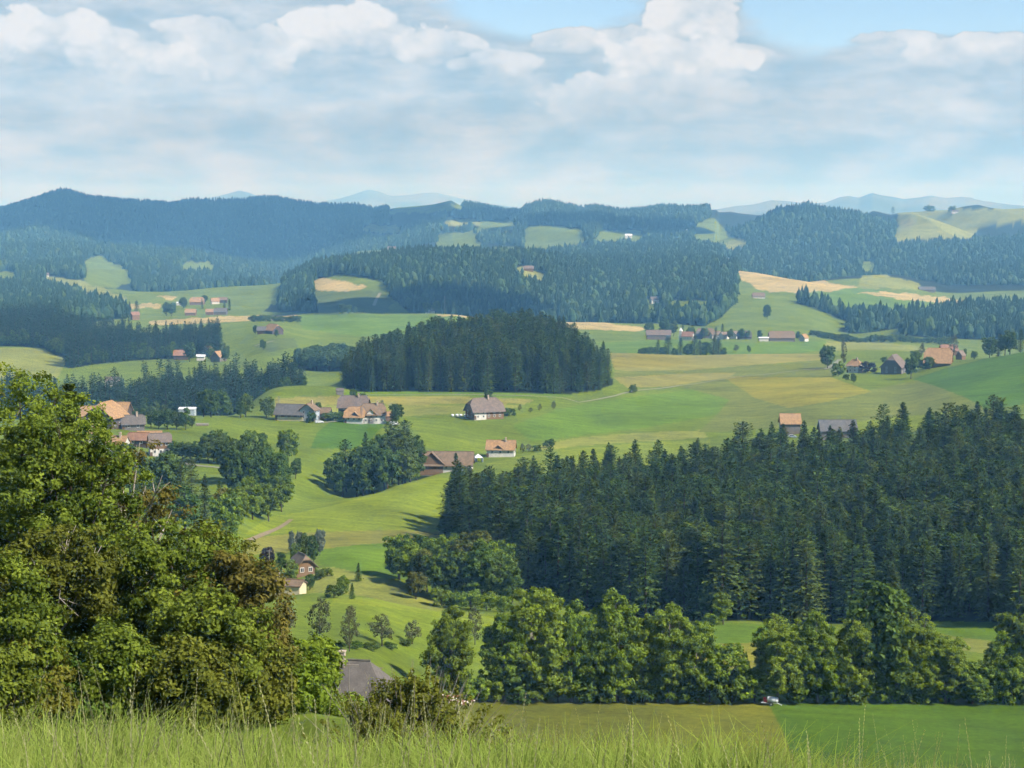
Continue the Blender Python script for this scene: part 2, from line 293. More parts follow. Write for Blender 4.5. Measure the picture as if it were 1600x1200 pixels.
class MB:
    """collects polygons of one mesh"""
    def __init__(s): s.V = []; s.F = []; s.M = []
    def poly(s, pts, m=0):
        n = len(s.V); s.V += [tuple(p) for p in pts]; s.F.append(list(range(n, n + len(pts)))); s.M.append(m)
    def box(s, c, d, rz=0.0, m=0, ry=0.0):
        cx, cy, cz = c; dx, dy, dz = (q / 2 for q in d); R = Matrix.Rotation(rz, 3, 'Z') @ Matrix.Rotation(ry, 3, 'Y')
        P = [Vector(c) + R @ Vector((sx * dx, sy * dy, sz * dz)) for sz in (-1, 1) for sy in (-1, 1) for sx in (-1, 1)]
        n = len(s.V); s.V += [tuple(p) for p in P]
        for f in ((0, 2, 3, 1), (4, 5, 7, 6), (0, 1, 5, 4), (1, 3, 7, 5), (3, 2, 6, 7), (2, 0, 4, 6)): s.F.append([n + i for i in f]); s.M.append(m)
    def prism(s, pts, a, b, m=0):
        """pts: outline (list of 3D at a), extruded by vector b"""
        A = [Vector(p) for p in pts]; B = [p + Vector(b) for p in A]; n = len(s.V); k = len(A)
        s.V += [tuple(p) for p in A + B]
        s.F.append([n + i for i in range(k)][::-1]); s.M.append(m); s.F.append([n + k + i for i in range(k)]); s.M.append(m)
        for i in range(k): j = (i + 1) % k; s.F.append([n + i, n + j, n + k + j, n + k + i]); s.M.append(m)
    def tube(s, pts, rad, sides=6, m=0, cap=True):
        pts = [Vector(p) for p in pts]; rings = []
        for i, p in enumerate(pts):
            t = (pts[min(i + 1, len(pts) - 1)] - pts[max(i - 1, 0)]).normalized()
            a = t.orthogonal().normalized() if abs(t.z) > 0.9 else t.cross(Vector((0, 0, 1))).normalized(); c = t.cross(a)
            n = len(s.V); s.V += [tuple(p + (a * math.cos(q) + c * math.sin(q)) * rad[i]) for q in [2 * math.pi * k / sides for k in range(sides)]]
            rings.append(n)
        for r0, r1 in zip(rings, rings[1:]):
            for k in range(sides): s.F.append([r0 + k, r0 + (k + 1) % sides, r1 + (k + 1) % sides, r1 + k]); s.M.append(m)
        if cap:
            s.F.append([rings[0] + k for k in range(sides)][::-1]); s.M.append(m); s.F.append([rings[-1] + k for k in range(sides)]); s.M.append(m)
    def mesh(s, name, mats, smooth=False, bevel=0):
        me = bpy.data.meshes.new(name); me.from_pydata(s.V, [], s.F)
        for q in mats: me.materials.append(q)
        me.polygons.foreach_set('material_index', np.array(s.M, np.int32)); me.polygons.foreach_set('use_smooth', np.full(len(s.F), smooth))
        bm = bmesh.new(); bm.from_mesh(me); bmesh.ops.recalc_face_normals(bm, faces=bm.faces)
        if bevel: bmesh.ops.bevel(bm, geom=list(bm.edges), offset=bevel, segments=1, affect='EDGES')
        bm.to_mesh(me); bm.free(); me.update()
        return me
    def build(s, name, mat, parent=None, **k):
        mats = mat if isinstance(mat, (list, tuple)) else [mat]
        sm = k.pop('smooth', False); bv = k.pop('bevel', 0)
        return link(name, s.mesh(name, mats, sm, bv), parent, **k)

def srgb(r, g, b):
    return tuple(((c / 255) / 12.92 if c / 255 <= 0.04045 else ((c / 255 + 0.055) / 1.055) ** 2.4) for c in (r, g, b))
MAT = {}
def new_mat(name):
    m = bpy.data.materials.new(name); m.use_nodes = True; b = NB(m.node_tree); b.n.clear()
    out = b.node('ShaderNodeOutputMaterial'); MAT[name] = m
    return m, b, out
def paint(name, col, rough=0.75, var=0.12, scale=1.2, spec=0.3, metal=0.0):
    """plain weathered surface"""
    m, b, out = new_mat(name); tc = b.node('ShaderNodeTexCoord')
    n1 = b.noise(tc.outputs['Object'], scale, 4, 0.6); n2 = b.noise(tc.outputs['Object'], scale * 7, 3, 0.6)
    k = b.m('ADD', b.mr(n1, 0.3, 0.7, 1 - var, 1 + var, 'LINEAR'), b.mr(n2, 0.3, 0.7, -var * .6, var * .6, 'LINEAR'))
    col = tuple(q * 0.8 for q in col)
    c = b.vm('SCALE', b.comb(*col)); c.node.inputs['Scale'].default_value = 1.0; b.l.new(k, c.node.inputs['Scale'])
    p = b.node('ShaderNodeBsdfPrincipled'); b.l.new(c, p.inputs['Base Color']); p.inputs['Roughness'].default_value = rough
    p.inputs['Specular IOR Level'].default_value = spec; p.inputs['Metallic'].default_value = metal
    b.l.new(p.outputs[0], out.inputs[0]); return m
def leafy(name, dark, light, warm, trans=0.35, warm_amt=0.25, obj_var=0.35):
    """foliage: colour differs from tuft to tuft (attribute tint) and from tree to tree"""
    m, b, out = new_mat(name)
    at_ = b.node('ShaderNodeAttribute', attribute_name='tint'); oi = b.node('ShaderNodeObjectInfo')
    dark, light, warm = (tuple(q * 0.70 for q in c_) for c_ in (dark, light, warm))
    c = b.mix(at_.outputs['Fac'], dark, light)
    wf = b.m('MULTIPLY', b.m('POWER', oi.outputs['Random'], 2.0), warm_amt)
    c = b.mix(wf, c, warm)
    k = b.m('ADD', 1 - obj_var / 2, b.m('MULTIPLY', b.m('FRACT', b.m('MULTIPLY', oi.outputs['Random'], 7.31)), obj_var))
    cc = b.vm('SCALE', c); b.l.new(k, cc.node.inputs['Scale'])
    d = b.node('ShaderNodeBsdfPrincipled'); b.l.new(cc, d.inputs['Base Color']); d.inputs['Roughness'].default_value = 0.6; d.inputs['Specular IOR Level'].default_value = 0.07
    t = b.node('ShaderNodeBsdfTranslucent'); b.l.new(b.mix(0.35, cc, (0.2, 0.3, 0.02), 'MIX') if False else cc, t.inputs[0])
    mx = b.node('ShaderNodeMixShader'); mx.inputs[0].default_value = trans; b.l.new(d.outputs[0], mx.inputs[1]); b.l.new(t.outputs[0], mx.inputs[2])
    b.l.new(mx.outputs[0], out.inputs[0]); return m
# ------------------------------------------------------------------ land cover: fields as the photograph shows them (outline, distance range)
TONE = {k: tuple(q * 0.58 for q in srgb(*v)) for k, v in dict(green=(113,132,30), bright=(105,135,28), olive=(114,118,34), tan=(150,146,70), yellow=(147,144,42), grey=(120,130,52),
        pale=(144,150,64), straw=(192,172,108), hill=(84,120,26), gold=(146,138,50), dirt=(150,126,92), track=(170,164,146), lime=(131,147,32), dusk=(96,112,46), floor=(34,46,20), rock=(150,145,130), lush=(82,112,18), dry=(138,138,56)).items()}
FIELDS = [
 # name, label, tone, outline in the photograph, nearest, farthest
 ('hay_meadow', 'olive mown hay meadow in front of the ash hedgerow', 'olive', [(600,1080),(1196,1098),(1206,1110),(1222,1140),(1246,1200),(1260,1300),(560,1300)], 240, 344),
 ('pasture', 'deep green pasture in front of the ash hedgerow', 'lush', [(1196,1098),(1206,1110),(1222,1140),(1246,1200),(1260,1300),(1800,1300),(1800,1080),(1240,1092)], 240, 352),
 ('grass_field', 'green field strip below the dark spruce forest', 'bright', [(1090,972),(1200,976),(1200,1004),(1090,1006)], 380, 500),
 ('wheat_field', 'yellow field strip seen between the hedgerow trees', 'yellow', [(1090,1006),(1200,1004),(1200,1045),(1090,1045)], 360, 480),
 ('grass_field', 'green wedge of field at the foot of the forest, right', 'bright', [(1430,970),(1560,972),(1560,1002),(1500,996),(1450,986)], 380, 500),
 ('hay_meadow', 'pale mown slope below the green wedge, right', 'pale', [(1430,984),(1500,996),(1560,1003),(1560,1024),(1490,1014),(1440,1000)], 370, 500),
 ('grass_field', 'yellow green rim of the near slope', 'lime', [(520,930),(600,936),(680,950),(790,964),(790,984),(700,966),(600,948),(520,942)], 380, 470),
 ('hay_meadow', 'tan mown meadow round the single small spruce', 'pale', [(480,892),(520,885),(620,908),(700,935),(690,958),(600,944),(480,945)], 470, 560),
 ('grass_field', 'bright green field beside the small farm in the hollow', 'bright', [(495,858),(560,850),(690,842),(690,870),(640,905),(600,905),(540,890),(500,882)], 500, 680),
 ('hay_meadow', 'strip of tan mown grass below the rounded meadow', 'dry', [(380,842),(470,832),(620,828),(700,832),(690,843),(560,851),(490,860),(380,868)], 520, 690),
 ('meadow', 'rounded yellow green meadow in front of the mixed copse', 'lime', [(380,835),(420,808),(470,800),(520,790),(580,772),(640,748),(680,732),(715,738),(700,832),(620,828),(470,832)], 600, 812),
 ('grass_field', 'darker green slope below the farm hamlet', 'hill', [(485,700),(496,676),(520,656),(570,654),(600,664),(575,690),(550,702)], 840, 1010),
 ('hay_meadow', 'tan strip of mown grass above the forest edge', 'pale', [(826,700),(900,684),(1000,676),(1100,672),(1105,684),(1000,690),(900,697),(850,704)], 880, 1080),
 ('meadow', 'yellow green margin just above the forest treetops', 'lime', [(760,724),(850,706),(1000,692),(1110,686),(1110,730),(760,740)], 840, 1010),
 ('grass_field', 'bright green field between farmhouse and farm track', 'bright', [(800,665),(870,640),(940,626),(1040,614),(1100,606),(1140,624),(1120,648),(1010,668),(900,682),(830,690)], 930, 1250),
 ('stubble_field', 'grey green field above the forest on the plateau', 'grey', [(1060,604),(1130,592),(1180,620),(1240,636),(1350,612),(1440,592),(1530,628),(1560,650),(1400,660),(1240,668),(1090,676),(1120,648),(1140,624)], 930, 1330),
 ('wheat_field', 'golden yellow crop field below the roadside trees', 'yellow', [(1128,588),(1220,582),(1300,590),(1362,612),(1300,626),(1234,638),(1180,622)], 1000, 1400),
 ('meadow', 'green hillside rising at the right beside the farm', 'hill', [(1426,592),(1470,578),(1540,560),(1620,540),(1900,500),(1900,660),(1560,650),(1510,622),(1470,606)], 950, 1400),
 ('meadow', 'lime green margin above the treetops on the right', 'lime', [(1290,664),(1400,652),(1520,640),(1560,650),(1500,670),(1300,680)], 900, 1030),
 ('hay_meadow', 'tan grass field on the crest beside the spruce copse', 'tan', [(955,552),(1060,551),(1160,553),(1290,553),(1290,562),(1180,570),(1080,578),(960,580)], 1300, 1720),
 ('wheat_field', 'darker gold patch beside the spruce copse', 'gold', [(952,552),(1030,552),(1080,566),(1040,573),(958,574)], 1300, 1640),
 ('grass_field', 'greenish strip across the plateau', 'grey', [(960,580),(1080,578),(1290,563),(1330,572),(1300,590),(1130,588),(960,592)], 1200, 1500),
 ('hay_meadow', 'tan strip above the farm track', 'tan', [(958,590),(1060,584),(1150,582),(1140,590),(1040,604),(980,606)], 1120, 1420),
 ('grass_field', 'narrow green strip at the foot of the spruce copse', 'bright', [(540,612),(700,612),(900,616),(880,622),(720,620),(540,618)], 1060, 1180),
 ('stubble_field', 'tan stubble strip behind the farm hamlet', 'tan', [(430,620),(540,618),(720,620),(840,624),(820,631),(700,632),(430,634)], 1030, 1130),
 ('stubble_field', 'pale green stubble strip behind the farmhouses', 'pale', [(420,634),(700,633),(820,632),(790,642),(640,650),(420,650)], 1000, 1090),
 ('meadow', 'sunny meadow on the knoll left of the spruce copse', 'green', [(400,622),(440,606),(490,600),(540,603),(540,618),(430,622)], 1040, 1180),
 ('grass_field', 'smooth green field behind the crest of the plateau', 'bright', [(930,535),(1060,530),(1180,536),(1290,533),(1290,552),(1160,553),(960,551)], 1750, 2250),
 ('wheat_field', 'pale ripening field on the far side of the plateau', 'pale', [(1290,533),(1380,535),(1470,545),(1460,556),(1360,556),(1290,552)], 1620, 2300),
 ('stubble_field', 'pale tan strip along the top of the far plateau', 'straw', [(680,491),(760,491),(840,496),(920,502),(1010,512),(1000,518),(900,514),(800,500),(690,497)], 2150, 2560),
 ('grass_field', 'broad green field behind the spruce copse', 'bright', [(465,488),(560,490),(700,494),(760,498),(760,520),(560,526),(470,514)], 1950, 2520),
 ('stubble_field', 'long tan strip in front of the far hamlet', 'straw', [(235,502),(300,497),(400,493),(468,492),(470,499),(400,502),(300,506),(235,508)], 2300, 2760),
 ('meadow', 'meadow below the single farm on the wooded slope', 'green', [(345,566),(350,515),(390,508),(470,506),(480,540),(450,562)], 1500, 2150),
 ('hay_meadow', 'darker mown patch below the single farm', 'dusk', [(395,540),(420,530),(460,528),(465,542),(420,550)], 1600, 2000),
 ('grass_field', 'green slope of the far hamlet', 'green', [(200,500),(210,470),(260,455),(330,448),(440,434),(440,470),(400,492),(300,496)], 2500, 3550),
 ('stubble_field', 'small straw coloured field left of the far hamlet', 'straw', [(200,482),(204,475),(252,475),(248,483)], 2500, 3200),
 ('stubble_field', 'straw coloured corner field above the far hamlet', 'straw', [(242,462),(262,460),(278,464),(266,469)], 2700, 3450),
 ('hay_meadow', 'pale field crowned by woodland, half way up', 'straw', [(486,440),(500,434),(530,437),(575,450),(540,455),(495,454)], 2700, 3150),
 ('stubble_field', 'lower part of the field below the wooded ridge, cloud shade put into its dull grey green', 'dusk', [(488,453),(540,455),(600,456),(615,475),(600,490),(500,490)], 2480, 3100),  # cloud shade on the field's lower part, painted as a duller tone
 ('meadow', 'green mound with a single tree', 'green', [(1120,520),(1140,500),(1160,470),(1210,462),(1270,480),(1330,505),(1300,522),(1200,524)], 2230, 3000),
 ('stubble_field', 'broad straw coloured field on the far right slope', 'straw', [(1154,440),(1154,418),(1200,424),(1290,440),(1350,452),(1290,458),(1200,456)], 2900, 3600),
 ('grass_field', 'green corner under the straw coloured field', 'green', [(1150,450),(1154,436),(1200,457),(1190,468),(1150,476)], 2750, 3300),
 ('grass_field', 'green band below the straw coloured field', 'bright', [(1255,458),(1350,450),(1440,462),(1500,470),(1450,480),(1330,485)], 2800, 3500),
 ('hay_meadow', 'smooth pale mound between the far woods', 'pale', [(1338,450),(1345,427),(1380,428),(1440,446),(1430,452)], 3100, 4000),
 ('stubble_field', 'bright straw sliver below the pale mound', 'straw', [(1340,457),(1380,456),(1470,464),(1515,472),(1480,474),(1400,466)], 2900, 3500),
 ('meadow', 'high green pasture on the far right hilltop', 'pale', [(1396,378),(1402,345),(1410,328),(1480,325),(1900,325),(1900,352),(1600,348),(1540,350),(1520,372),(1440,374)], 4700, 6600),
 ('wheat_field', 'small tan field at the edge of the far wood', 'tan', [(1404,352),(1410,343),(1428,345),(1424,354)], 5000, 6300),
 ('hay_meadow', 'pale knoll field far off in the middle', 'straw', [(1008,373),(1035,355),(1065,354),(1092,364),(1060,372)], 4300, 5100),
 ('grass_field', 'green knoll field beside the pale knoll', 'green', [(1082,374),(1090,352),(1108,340),(1124,346),(1136,366),(1160,378),(1120,380)], 4300, 6500),
 ('hay_meadow', 'pale green clearing on the far wooded slope', 'green', [(815,392),(820,356),(850,350),(905,358),(916,376),(870,386)], 4400, 6400),
 ('grass_field', 'straw coloured clearing at the edge of the ridge', 'pale', [(1126,412),(1132,394),(1158,390),(1150,404),(1140,414)], 3700, 4700),
 ('hay_meadow', 'light clearing below the blue mountain', 'pale', [(500,392),(515,378),(545,373),(540,386),(520,396)], 4300, 5500),
 ('grass_field', 'green clearing behind the wooded ridge', 'green', [(555,386),(565,374),(610,370),(618,382)], 4300, 5500),
 ('hay_meadow', 'pale hump shining behind the wooded ridge', 'straw', [(628,376),(645,360),(662,362),(682,376)], 4300, 5500),
 ('grass_field', 'long green clearing beside the pale hump', 'green', [(676,390),(684,364),(740,362),(752,388)], 4300, 5800),
 ('meadow', 'green alp on the far skyline', 'green', [(600,334),(620,322),(660,316),(700,308),(722,316),(716,330),(650,332)], 6200, 8000),
 ('grass_field', 'round green clearing on the left wooded hill', 'green', [(132,446),(134,406),(160,400),(198,424),(206,440),(180,452)], 3300, 5000),
 ('hay_meadow', 'thin curved pasture ridge in the left woods', 'pale', [(66,438),(80,430),(120,438),(160,450),(196,466),(190,474),(150,462),(100,446)], 3000, 4000),
 ('grass_field', 'small green corner at the left edge', 'green', [(-60,436),(-60,426),(26,424),(26,436)], 3200, 4300),
 ('grass_field', 'small clearing right of the round far clearing', 'green', [(925,376),(940,362),(1000,360),(1004,374)], 4600, 6400),
 ('hay_meadow', 'thin pale clearing below the green knoll', 'pale', [(1120,386),(1150,372),(1176,378),(1150,390)], 4200, 5600),
 ('grass_field', 'tiny bright clearing in the right woods', 'green', [(1346,424),(1350,410),(1366,412),(1364,426)], 3600, 5000),
 ('grass_field', 'green clearing high on the far centre slope', 'green', [(742,364),(750,346),(800,344),(808,360)], 5200, 7200),
 ('hay_meadow', 'pale meadow patch left of the green alp', 'pale', [(560,364),(575,352),(620,352),(630,364)], 5200, 7000),
 ('grass_field', 'narrow clearing along the wooded ridge', 'green', [(1040,479),(1050,470),(1120,470),(1126,479)], 2500, 3200),
 ('grass_field', 'little clearing round the white forest house', 'green', [(1006,486),(1010,468),(1034,466),(1036,486)], 2500, 3300),
 ('hay_meadow', 'pale clearing with a farm in the ridge woods', 'pale', [(800,424),(815,416),(850,428),(858,440),(830,436)], 3000, 4100),
 ('grass_field', 'long green clearing on the slope left of the pale hump', 'green', [(520,402),(540,388),(600,384),(625,392),(600,404)], 4100, 5600),
 ('hay_meadow', 'pale clearing at the right end of the long green one', 'pale', [(690,352),(700,340),(742,340),(750,352)], 5400, 7400),
 ('grass_field', 'green patch low on the far centre slope', 'green', [(760,398),(775,384),(815,386),(812,400)], 4100, 5600),
 ('grass_field', 'green strip in the woods below the left mountain', 'green', [(280,420),(300,408),(340,412),(330,424)], 4200, 5600),
 ('meadow', 'sunny clearing in the left woods', 'pale', [(-60,592),(-60,543),(60,544),(106,562),(90,590)], 1540, 1790),
 ('hay_meadow', 'sloping clearing above the left village', 'green', [(150,602),(160,588),(215,570),(222,602)], 1450, 1640),
]
# woods: bearing (photo column), nearest and farthest edge in metres
WOODS = {
 'right_forest': [(688,655,690),(720,600,690),(760,560,698),(800,535,705),(900,505,712),(1000,492,735),(1100,490,750),(1250,492,772),(1400,492,782),(1600,466,776),(1720,466,776)],
 'hill_copse': [(534,1150,1180),(548,1132,1230),(580,1126,1310),(650,1122,1370),(740,1122,1420),(840,1124,1420),(890,1130,1340),(935,1150,1250),(958,1180,1215)],
 'left_wood': [(-120,1230,1400),(150,1230,1400),(222,1230,1400),(226,1220,1450),(350,1230,1450),(430,1270,1400),(474,1290,1350)],
 'behind_copse': [(466,1590,1630),(500,1580,1680),(545,1570,1720)],
 'left_far_wood': [(-120,1800,2200),(70,1800,2150),(108,1640,2030),(250,1790,1990),(338,1800,1960),(346,1830,1900)],
 'hamlet_knob': [(394,2820,2900),(420,2780,3300),(470,2600,3350),(498,2560,3350)],
 'central_ridge': [(470,3060,3380),(530,3080,3420),(600,2960,3480),(612,2800,3500),(640,2660,3600),(700,2600,3700),(800,2580,4000),(950,2580,4350),(1100,2440,4450),(1128,2560,4450),(1160,2880,4450)],
 'right_strip': [(1203,2760,2850),(1240,2640,2840),(1280,2480,2840),(1335,2440,2800),(1408,2560,2800),(1412,2400,2840),(1600,2400,2900),(1720,2400,2900)],
 'far_right': [(1110,4500,6300),(1140,3640,6300),(1340,3900,5800),(1400,4150,5600),(1402,4150,5150),(1480,3750,5200),(1600,3700,5500),(1720,3700,5500)],
 'left_mountain': [(-160,3300,8200),(120,3300,8200),(200,3600,8200),(300,3600,8200),(400,3700,8200),(520,5300,8200),(640,5600,8200)],
 'left_low_hill': [(-160,2350,3300),(130,2400,3300),(180,2560,3000),(198,2600,2700)],
 'mid_far': [(560,3700,4600),(700,3800,4500),(800,4300,5000),(960,4500,8000),(1110,4700,8000)],
 'far_centre': [(640,5300,8000),(800,5000,8000),(960,5000,8000)],
}
def in_wood(px, Y, name):
    a = np.array(WOODS[name], float)
    n = np.interp(px, a[:, 0], a[:, 1]); f = np.interp(px, a[:, 0], a[:, 2])
    return (px >= a[0, 0]) & (px <= a[-1, 0]) & (Y >= n) & (Y <= f)
def in_poly(px, py, poly):
    inside = np.zeros(px.shape, bool); n = len(poly)
    for i in range(n):
        x0, y0 = poly[i]; x1, y1 = poly[(i + 1) % n]
        if y0 == y1: continue
        c = ((y0 > py) != (y1 > py)) & (px < (x1 - x0) * (py - y0) / (y1 - y0) + x0)
        inside ^= c
    return inside
def field_at(px, py, Y):
    """index of the field at each place, -1 where none"""
    out = np.full(px.shape, -1)
    far = np.clip((Y - 1800) / 1500, 0, 1)      # far off, field edges are as uneven as the woods that border them
    px, py = px + far * (vnoise(px / 9, py / 9, 71) * 4 + vnoise(px / 4, py / 4, 73) * 2), py + far * (vnoise(px / 9 + 50, py / 9, 72) * 2.5 + vnoise(px / 4, py / 4, 74) * 1.2)
    for k, (_, _, _, poly, a, b_) in enumerate(FIELDS):
        P = np.array(poly); m = (Y >= a) & (Y <= b_) & (px >= P[:, 0].min()) & (px <= P[:, 0].max()) & (py >= P[:, 1].min()) & (py <= P[:, 1].max())
        i = np.nonzero(m)[0]
        if len(i): out[i[in_poly(px[i], py[i], poly)]] = k
    return out

def ground_material():
    m, b, out = new_mat('ground_cover')
    col = b.node('ShaderNodeAttribute', attribute_name='cover').outputs['Color']
    pos = b.node('ShaderNodeNewGeometry').outputs['Position']
    x, y, z = b.sep(pos)
    flat = b.comb(x, y, 0.0)
    n1 = b.noise(flat, 1 / 60, 2, 0.6); n2 = b.noise(flat, 1 / 9, 3, 0.65); n3 = b.noise(flat, 1 / 1.5, 3, 0.75)
    # swaths left by mowing: long thin streaks, bent a little
    ang = b.m('ADD', b.m('MULTIPLY', x, 0.35), b.m('MULTIPLY', y, 0.94))
    strk = b.noise(b.comb(b.m('MULTIPLY', b.m('SUBTRACT', b.m('MULTIPLY', x, 0.94), b.m('MULTIPLY', y, 0.35)), 0.012), b.m('MULTIPLY', ang, 0.22), 0.0), 1.0, 1, 0.6)
    stripe = b.m('MULTIPLY', b.m('SINE', b.m('MULTIPLY_ADD', n1, 26.0, b.m('MULTIPLY', ang, 0.80))), b.mr(n1, 0.35, 0.65, 0.0, 0.075))   # mowing swaths
    k = b.m('ADD', b.mr(n1, 0.3, 0.7, 0.76, 1.22, 'LINEAR'), b.mr(n2, 0.3, 0.7, -0.17, 0.17, 'LINEAR'))
    k = b.m('ADD', k, b.mr(n3, 0.3, 0.7, -0.25, 0.25, 'LINEAR')); k = b.m('ADD', k, b.mr(strk, 0.3, 0.7, -0.09, 0.09, 'LINEAR'))
    k = b.m('ADD', k, stripe)
    c = b.mix(b.mr(n2, 0.52, 0.8, 0, 0.4), col, b.mix(1.0, col, (1.22, 0.98, 0.75), 'MULTIPLY'))
    c = b.mix(b.mr(n1, 0.5, 0.75, 0, 0.45), c, b.mix(1.0, c, (1.12, 0.96, 0.9), 'MULTIPLY'))
    cc = b.vm('SCALE', c); b.l.new(k, cc.node.inputs['Scale'])
    p = b.node('ShaderNodeBsdfPrincipled'); b.l.new(cc, p.inputs['Base Color']); p.inputs['Roughness'].default_value = 0.9; p.inputs['Specular IOR Level'].default_value = 0.15
    b.l.new(p.outputs[0], out.inputs[0]); return m

def build_ground():
    gm = ground_material()
    Yr = np.exp(LNY); nu, ny = len(UG), len(Yr)
    X = UG[:, None] * (Yr[None, :] + 12); Yv = np.broadcast_to(Yr[None, :], X.shape).copy()
    Z = ground(X.ravel(), Yv.ravel()).reshape(X.shape)
    px, py = project(X, Yv, Z)
    fid = field_at(px.ravel(), py.ravel(), Yv.ravel())
    # which cover
    base = np.zeros((X.size, 3)); base[:] = TONE['green']
    Yf = Yv.ravel(); pf = px.ravel()
    base[Yf < 60] = srgb(84, 96, 36)
    base[Yf > 3550] = TONE['floor']
    wood = np.zeros(X.size, bool)
    for w in WOODS: wood |= in_wood(pf, Yf, w)
    base[wood] = TONE['floor']
    for k, f in enumerate(FIELDS): base[fid == k] = TONE[f[2]]
    # faces belong to the field of their middle
    I, J = np.meshgrid(np.arange(nu - 1), np.arange(ny - 1), indexing='ij')
    a = (I * ny + J).ravel(); quads = np.c_[a, a + ny, a + ny + 1, a + 1]
    fx = X.ravel()[quads].mean(1); fy = Yf[quads].mean(1); fz = Z.ravel()[quads].mean(1)
    fpx, fpy = project(fx, fy, fz); ffid = field_at(fpx, fpy, fy)
    co = np.c_[X.ravel(), Yf, Z.ravel()]
    # smooth normals of the whole sheet, so that fields meet without seams
    du = np.gradient(co.reshape(nu, ny, 3), axis=0); dy = np.gradient(co.reshape(nu, ny, 3), axis=1)
    nrm = np.cross(du, dy); nrm /= np.linalg.norm(nrm, axis=2, keepdims=True); nrm = nrm.reshape(-1, 3)
    def sheet(name, sel):
        q = quads[sel]; used, inv = np.unique(q, return_inverse=True)
        me = mesh_from(name, co[used], inv.reshape(q.shape), [gm], smooth=True, attrs={'cover': base[used]})
        me.normals_split_custom_set_from_vertices(nrm[used].tolist())
        return link(name, me)
    o = sheet('ground', ffid < 0); tag(o, 'rolling green farmland and forest floor of the whole valley', kind='structure')
    for k, f in enumerate(FIELDS):
        if (ffid == k).sum() > 0: tag(sheet(f[0], ffid == k), f[1], kind='structure')
    # the brow the photographer stands on, behind and beside the camera
    n = 24; xs = np.linspace(-60, 60, n); ys = np.linspace(-60, 2.5, n); A, B = np.meshgrid(xs, ys, indexing='ij')
    zz = -1.85 + (2.5 - B) * 0.10 - 0.0004 * A ** 2
    a = (np.arange(n - 1)[:, None] * n + np.arange(n - 1)).ravel(); q = np.c_[a, a + n, a + n + 1, a + 1]
    tag(link('hilltop_ground', mesh_from('hilltop_ground', np.c_[A.ravel(), B.ravel(), zz.ravel()], q, [gm], smooth=True, attrs={'cover': np.tile(srgb(84, 96, 36), (n * n, 1))})), 'grassy hilltop the picture is taken from', kind='structure')
build_ground()

def build_far_ranges():
    m, b, out = new_mat('far_mountain'); tc = b.node('ShaderNodeNewGeometry')
    n = b.noise(tc.outputs['Position'], 1 / 700, 6, 0.6)
    c = b.mix(b.mr(n, 0.42, 0.62), (0.045, 0.07, 0.035), (0.13, 0.14, 0.09))
    p = b.node('ShaderNodeBsdfPrincipled'); b.l.new(c, p.inputs['Base Color']); p.inputs['Roughness'].default_value = 0.95; b.l.new(p.outputs[0], out.inputs[0])
    # skyline points (photo column, row) at one distance
    ranges = [
     ('distant_mountains', 'faint blue mountain range on the left skyline', 19000, [(-200,335),(150,333),(250,322),(320,311),(350,304),(374,297),(392,302),(420,315),(470,324),(600,334),(800,340)]),
     ('distant_mountains', 'faint pale alpine peaks behind the green alp', 23000, [(380,336),(470,322),(530,310),(556,303),(574,297),(592,299),(612,307),(632,305),(652,303),(676,300),(700,305),(760,318),(830,328),(950,338)]),
     ('distant_mountains', 'blue mountain chain on the right skyline', 14500, [(1020,340),(1120,326),(1180,318),(1205,312),(1230,314),(1262,319),(1290,317),(1312,308),(1326,306),(1342,309),(1363,301),(1380,305),(1412,311),(1440,308),(1455,306),(1480,309),(1502,307),(1515,308),(1540,315),(1570,319),(1600,322),(1800,330)]),
    ]
    for name, lab, Y, sk in ranges:
        a = np.array(sk, float); p = np.linspace(a[0, 0], a[-1, 0], 260); rr = np.interp(p, a[:, 0], a[:, 1])
        depth = np.linspace(-1, 1, 41); V = np.zeros((len(p), 41, 3))
        for i in range(len(p)):
            x, _, zt = at(p[i], rr[i], Y)
            for j, t in enumerate(depth):
                yy = Y + t * Y * 0.13; base = -60.0
                prof = (1 - abs(t)) ** 0.9
                V[i, j] = (x * yy / Y, yy, base + (zt - base) * prof)
        X, YY = V[:, :, 0], V[:, :, 1]
        edge = np.clip(1 - np.abs(depth)[None, :], 0, 1) * np.clip(np.abs(depth)[None, :] * 6, 0, 1)
        V[:, :, 2] += (vnoise(X / 300, YY / 300, 11) * 26 + vnoise(X / 900, YY / 900, 12) * 55) * edge * 1.3 - 30 * edge
        V[:, 20, 2] += vnoise(X[:, 20] / 120, YY[:, 20] / 120, 13) * 5
        nu, ny = V.shape[:2]; a_ = (np.arange(nu - 1)[:, None] * ny + np.arange(ny - 1)).ravel()
        o = link(name, mesh_from(name, V.reshape(-1, 3), np.c_[a_, a_ + ny, a_ + ny + 1, a_ + 1], [m], smooth=True)); tag(o, lab, kind='structure')
    # plain between the hills and the ranges
    me = mesh_from('far_land', [(-16000, 9000, -75), (16000, 9000, -75), (16000, 27500, -75), (-16000, 27500, -75)], np.array([[0, 1, 2, 3]]), [m])
    tag(link('far_land', me), 'hazy lowland behind the last hills', kind='structure')
build_far_ranges()

def build_haze():
    m, b, out = new_mat('haze_air')
    v = b.node('ShaderNodeVolumePrincipled'); v.inputs['Color'].default_value = (0.22, 0.57, 1.0, 1); v.inputs['Absorption Color'].default_value = (1, 1, 1, 1)
    v.inputs['Density'].default_value = HAZE; v.inputs['Anisotropy'].default_value = 0.0
    b.l.new(v.outputs[0], out.inputs['Volume'])
    mb = MB(); mb.box((0, 13600, -10), (36000, 28200, 700)); o = mb.build('haze', m)
    o['kind'] = 'stuff'; o['label'] = 'thin blue summer haze lying over the whole valley'
    o.visible_shadow = True
HAZE = 1.05e-4
build_haze()
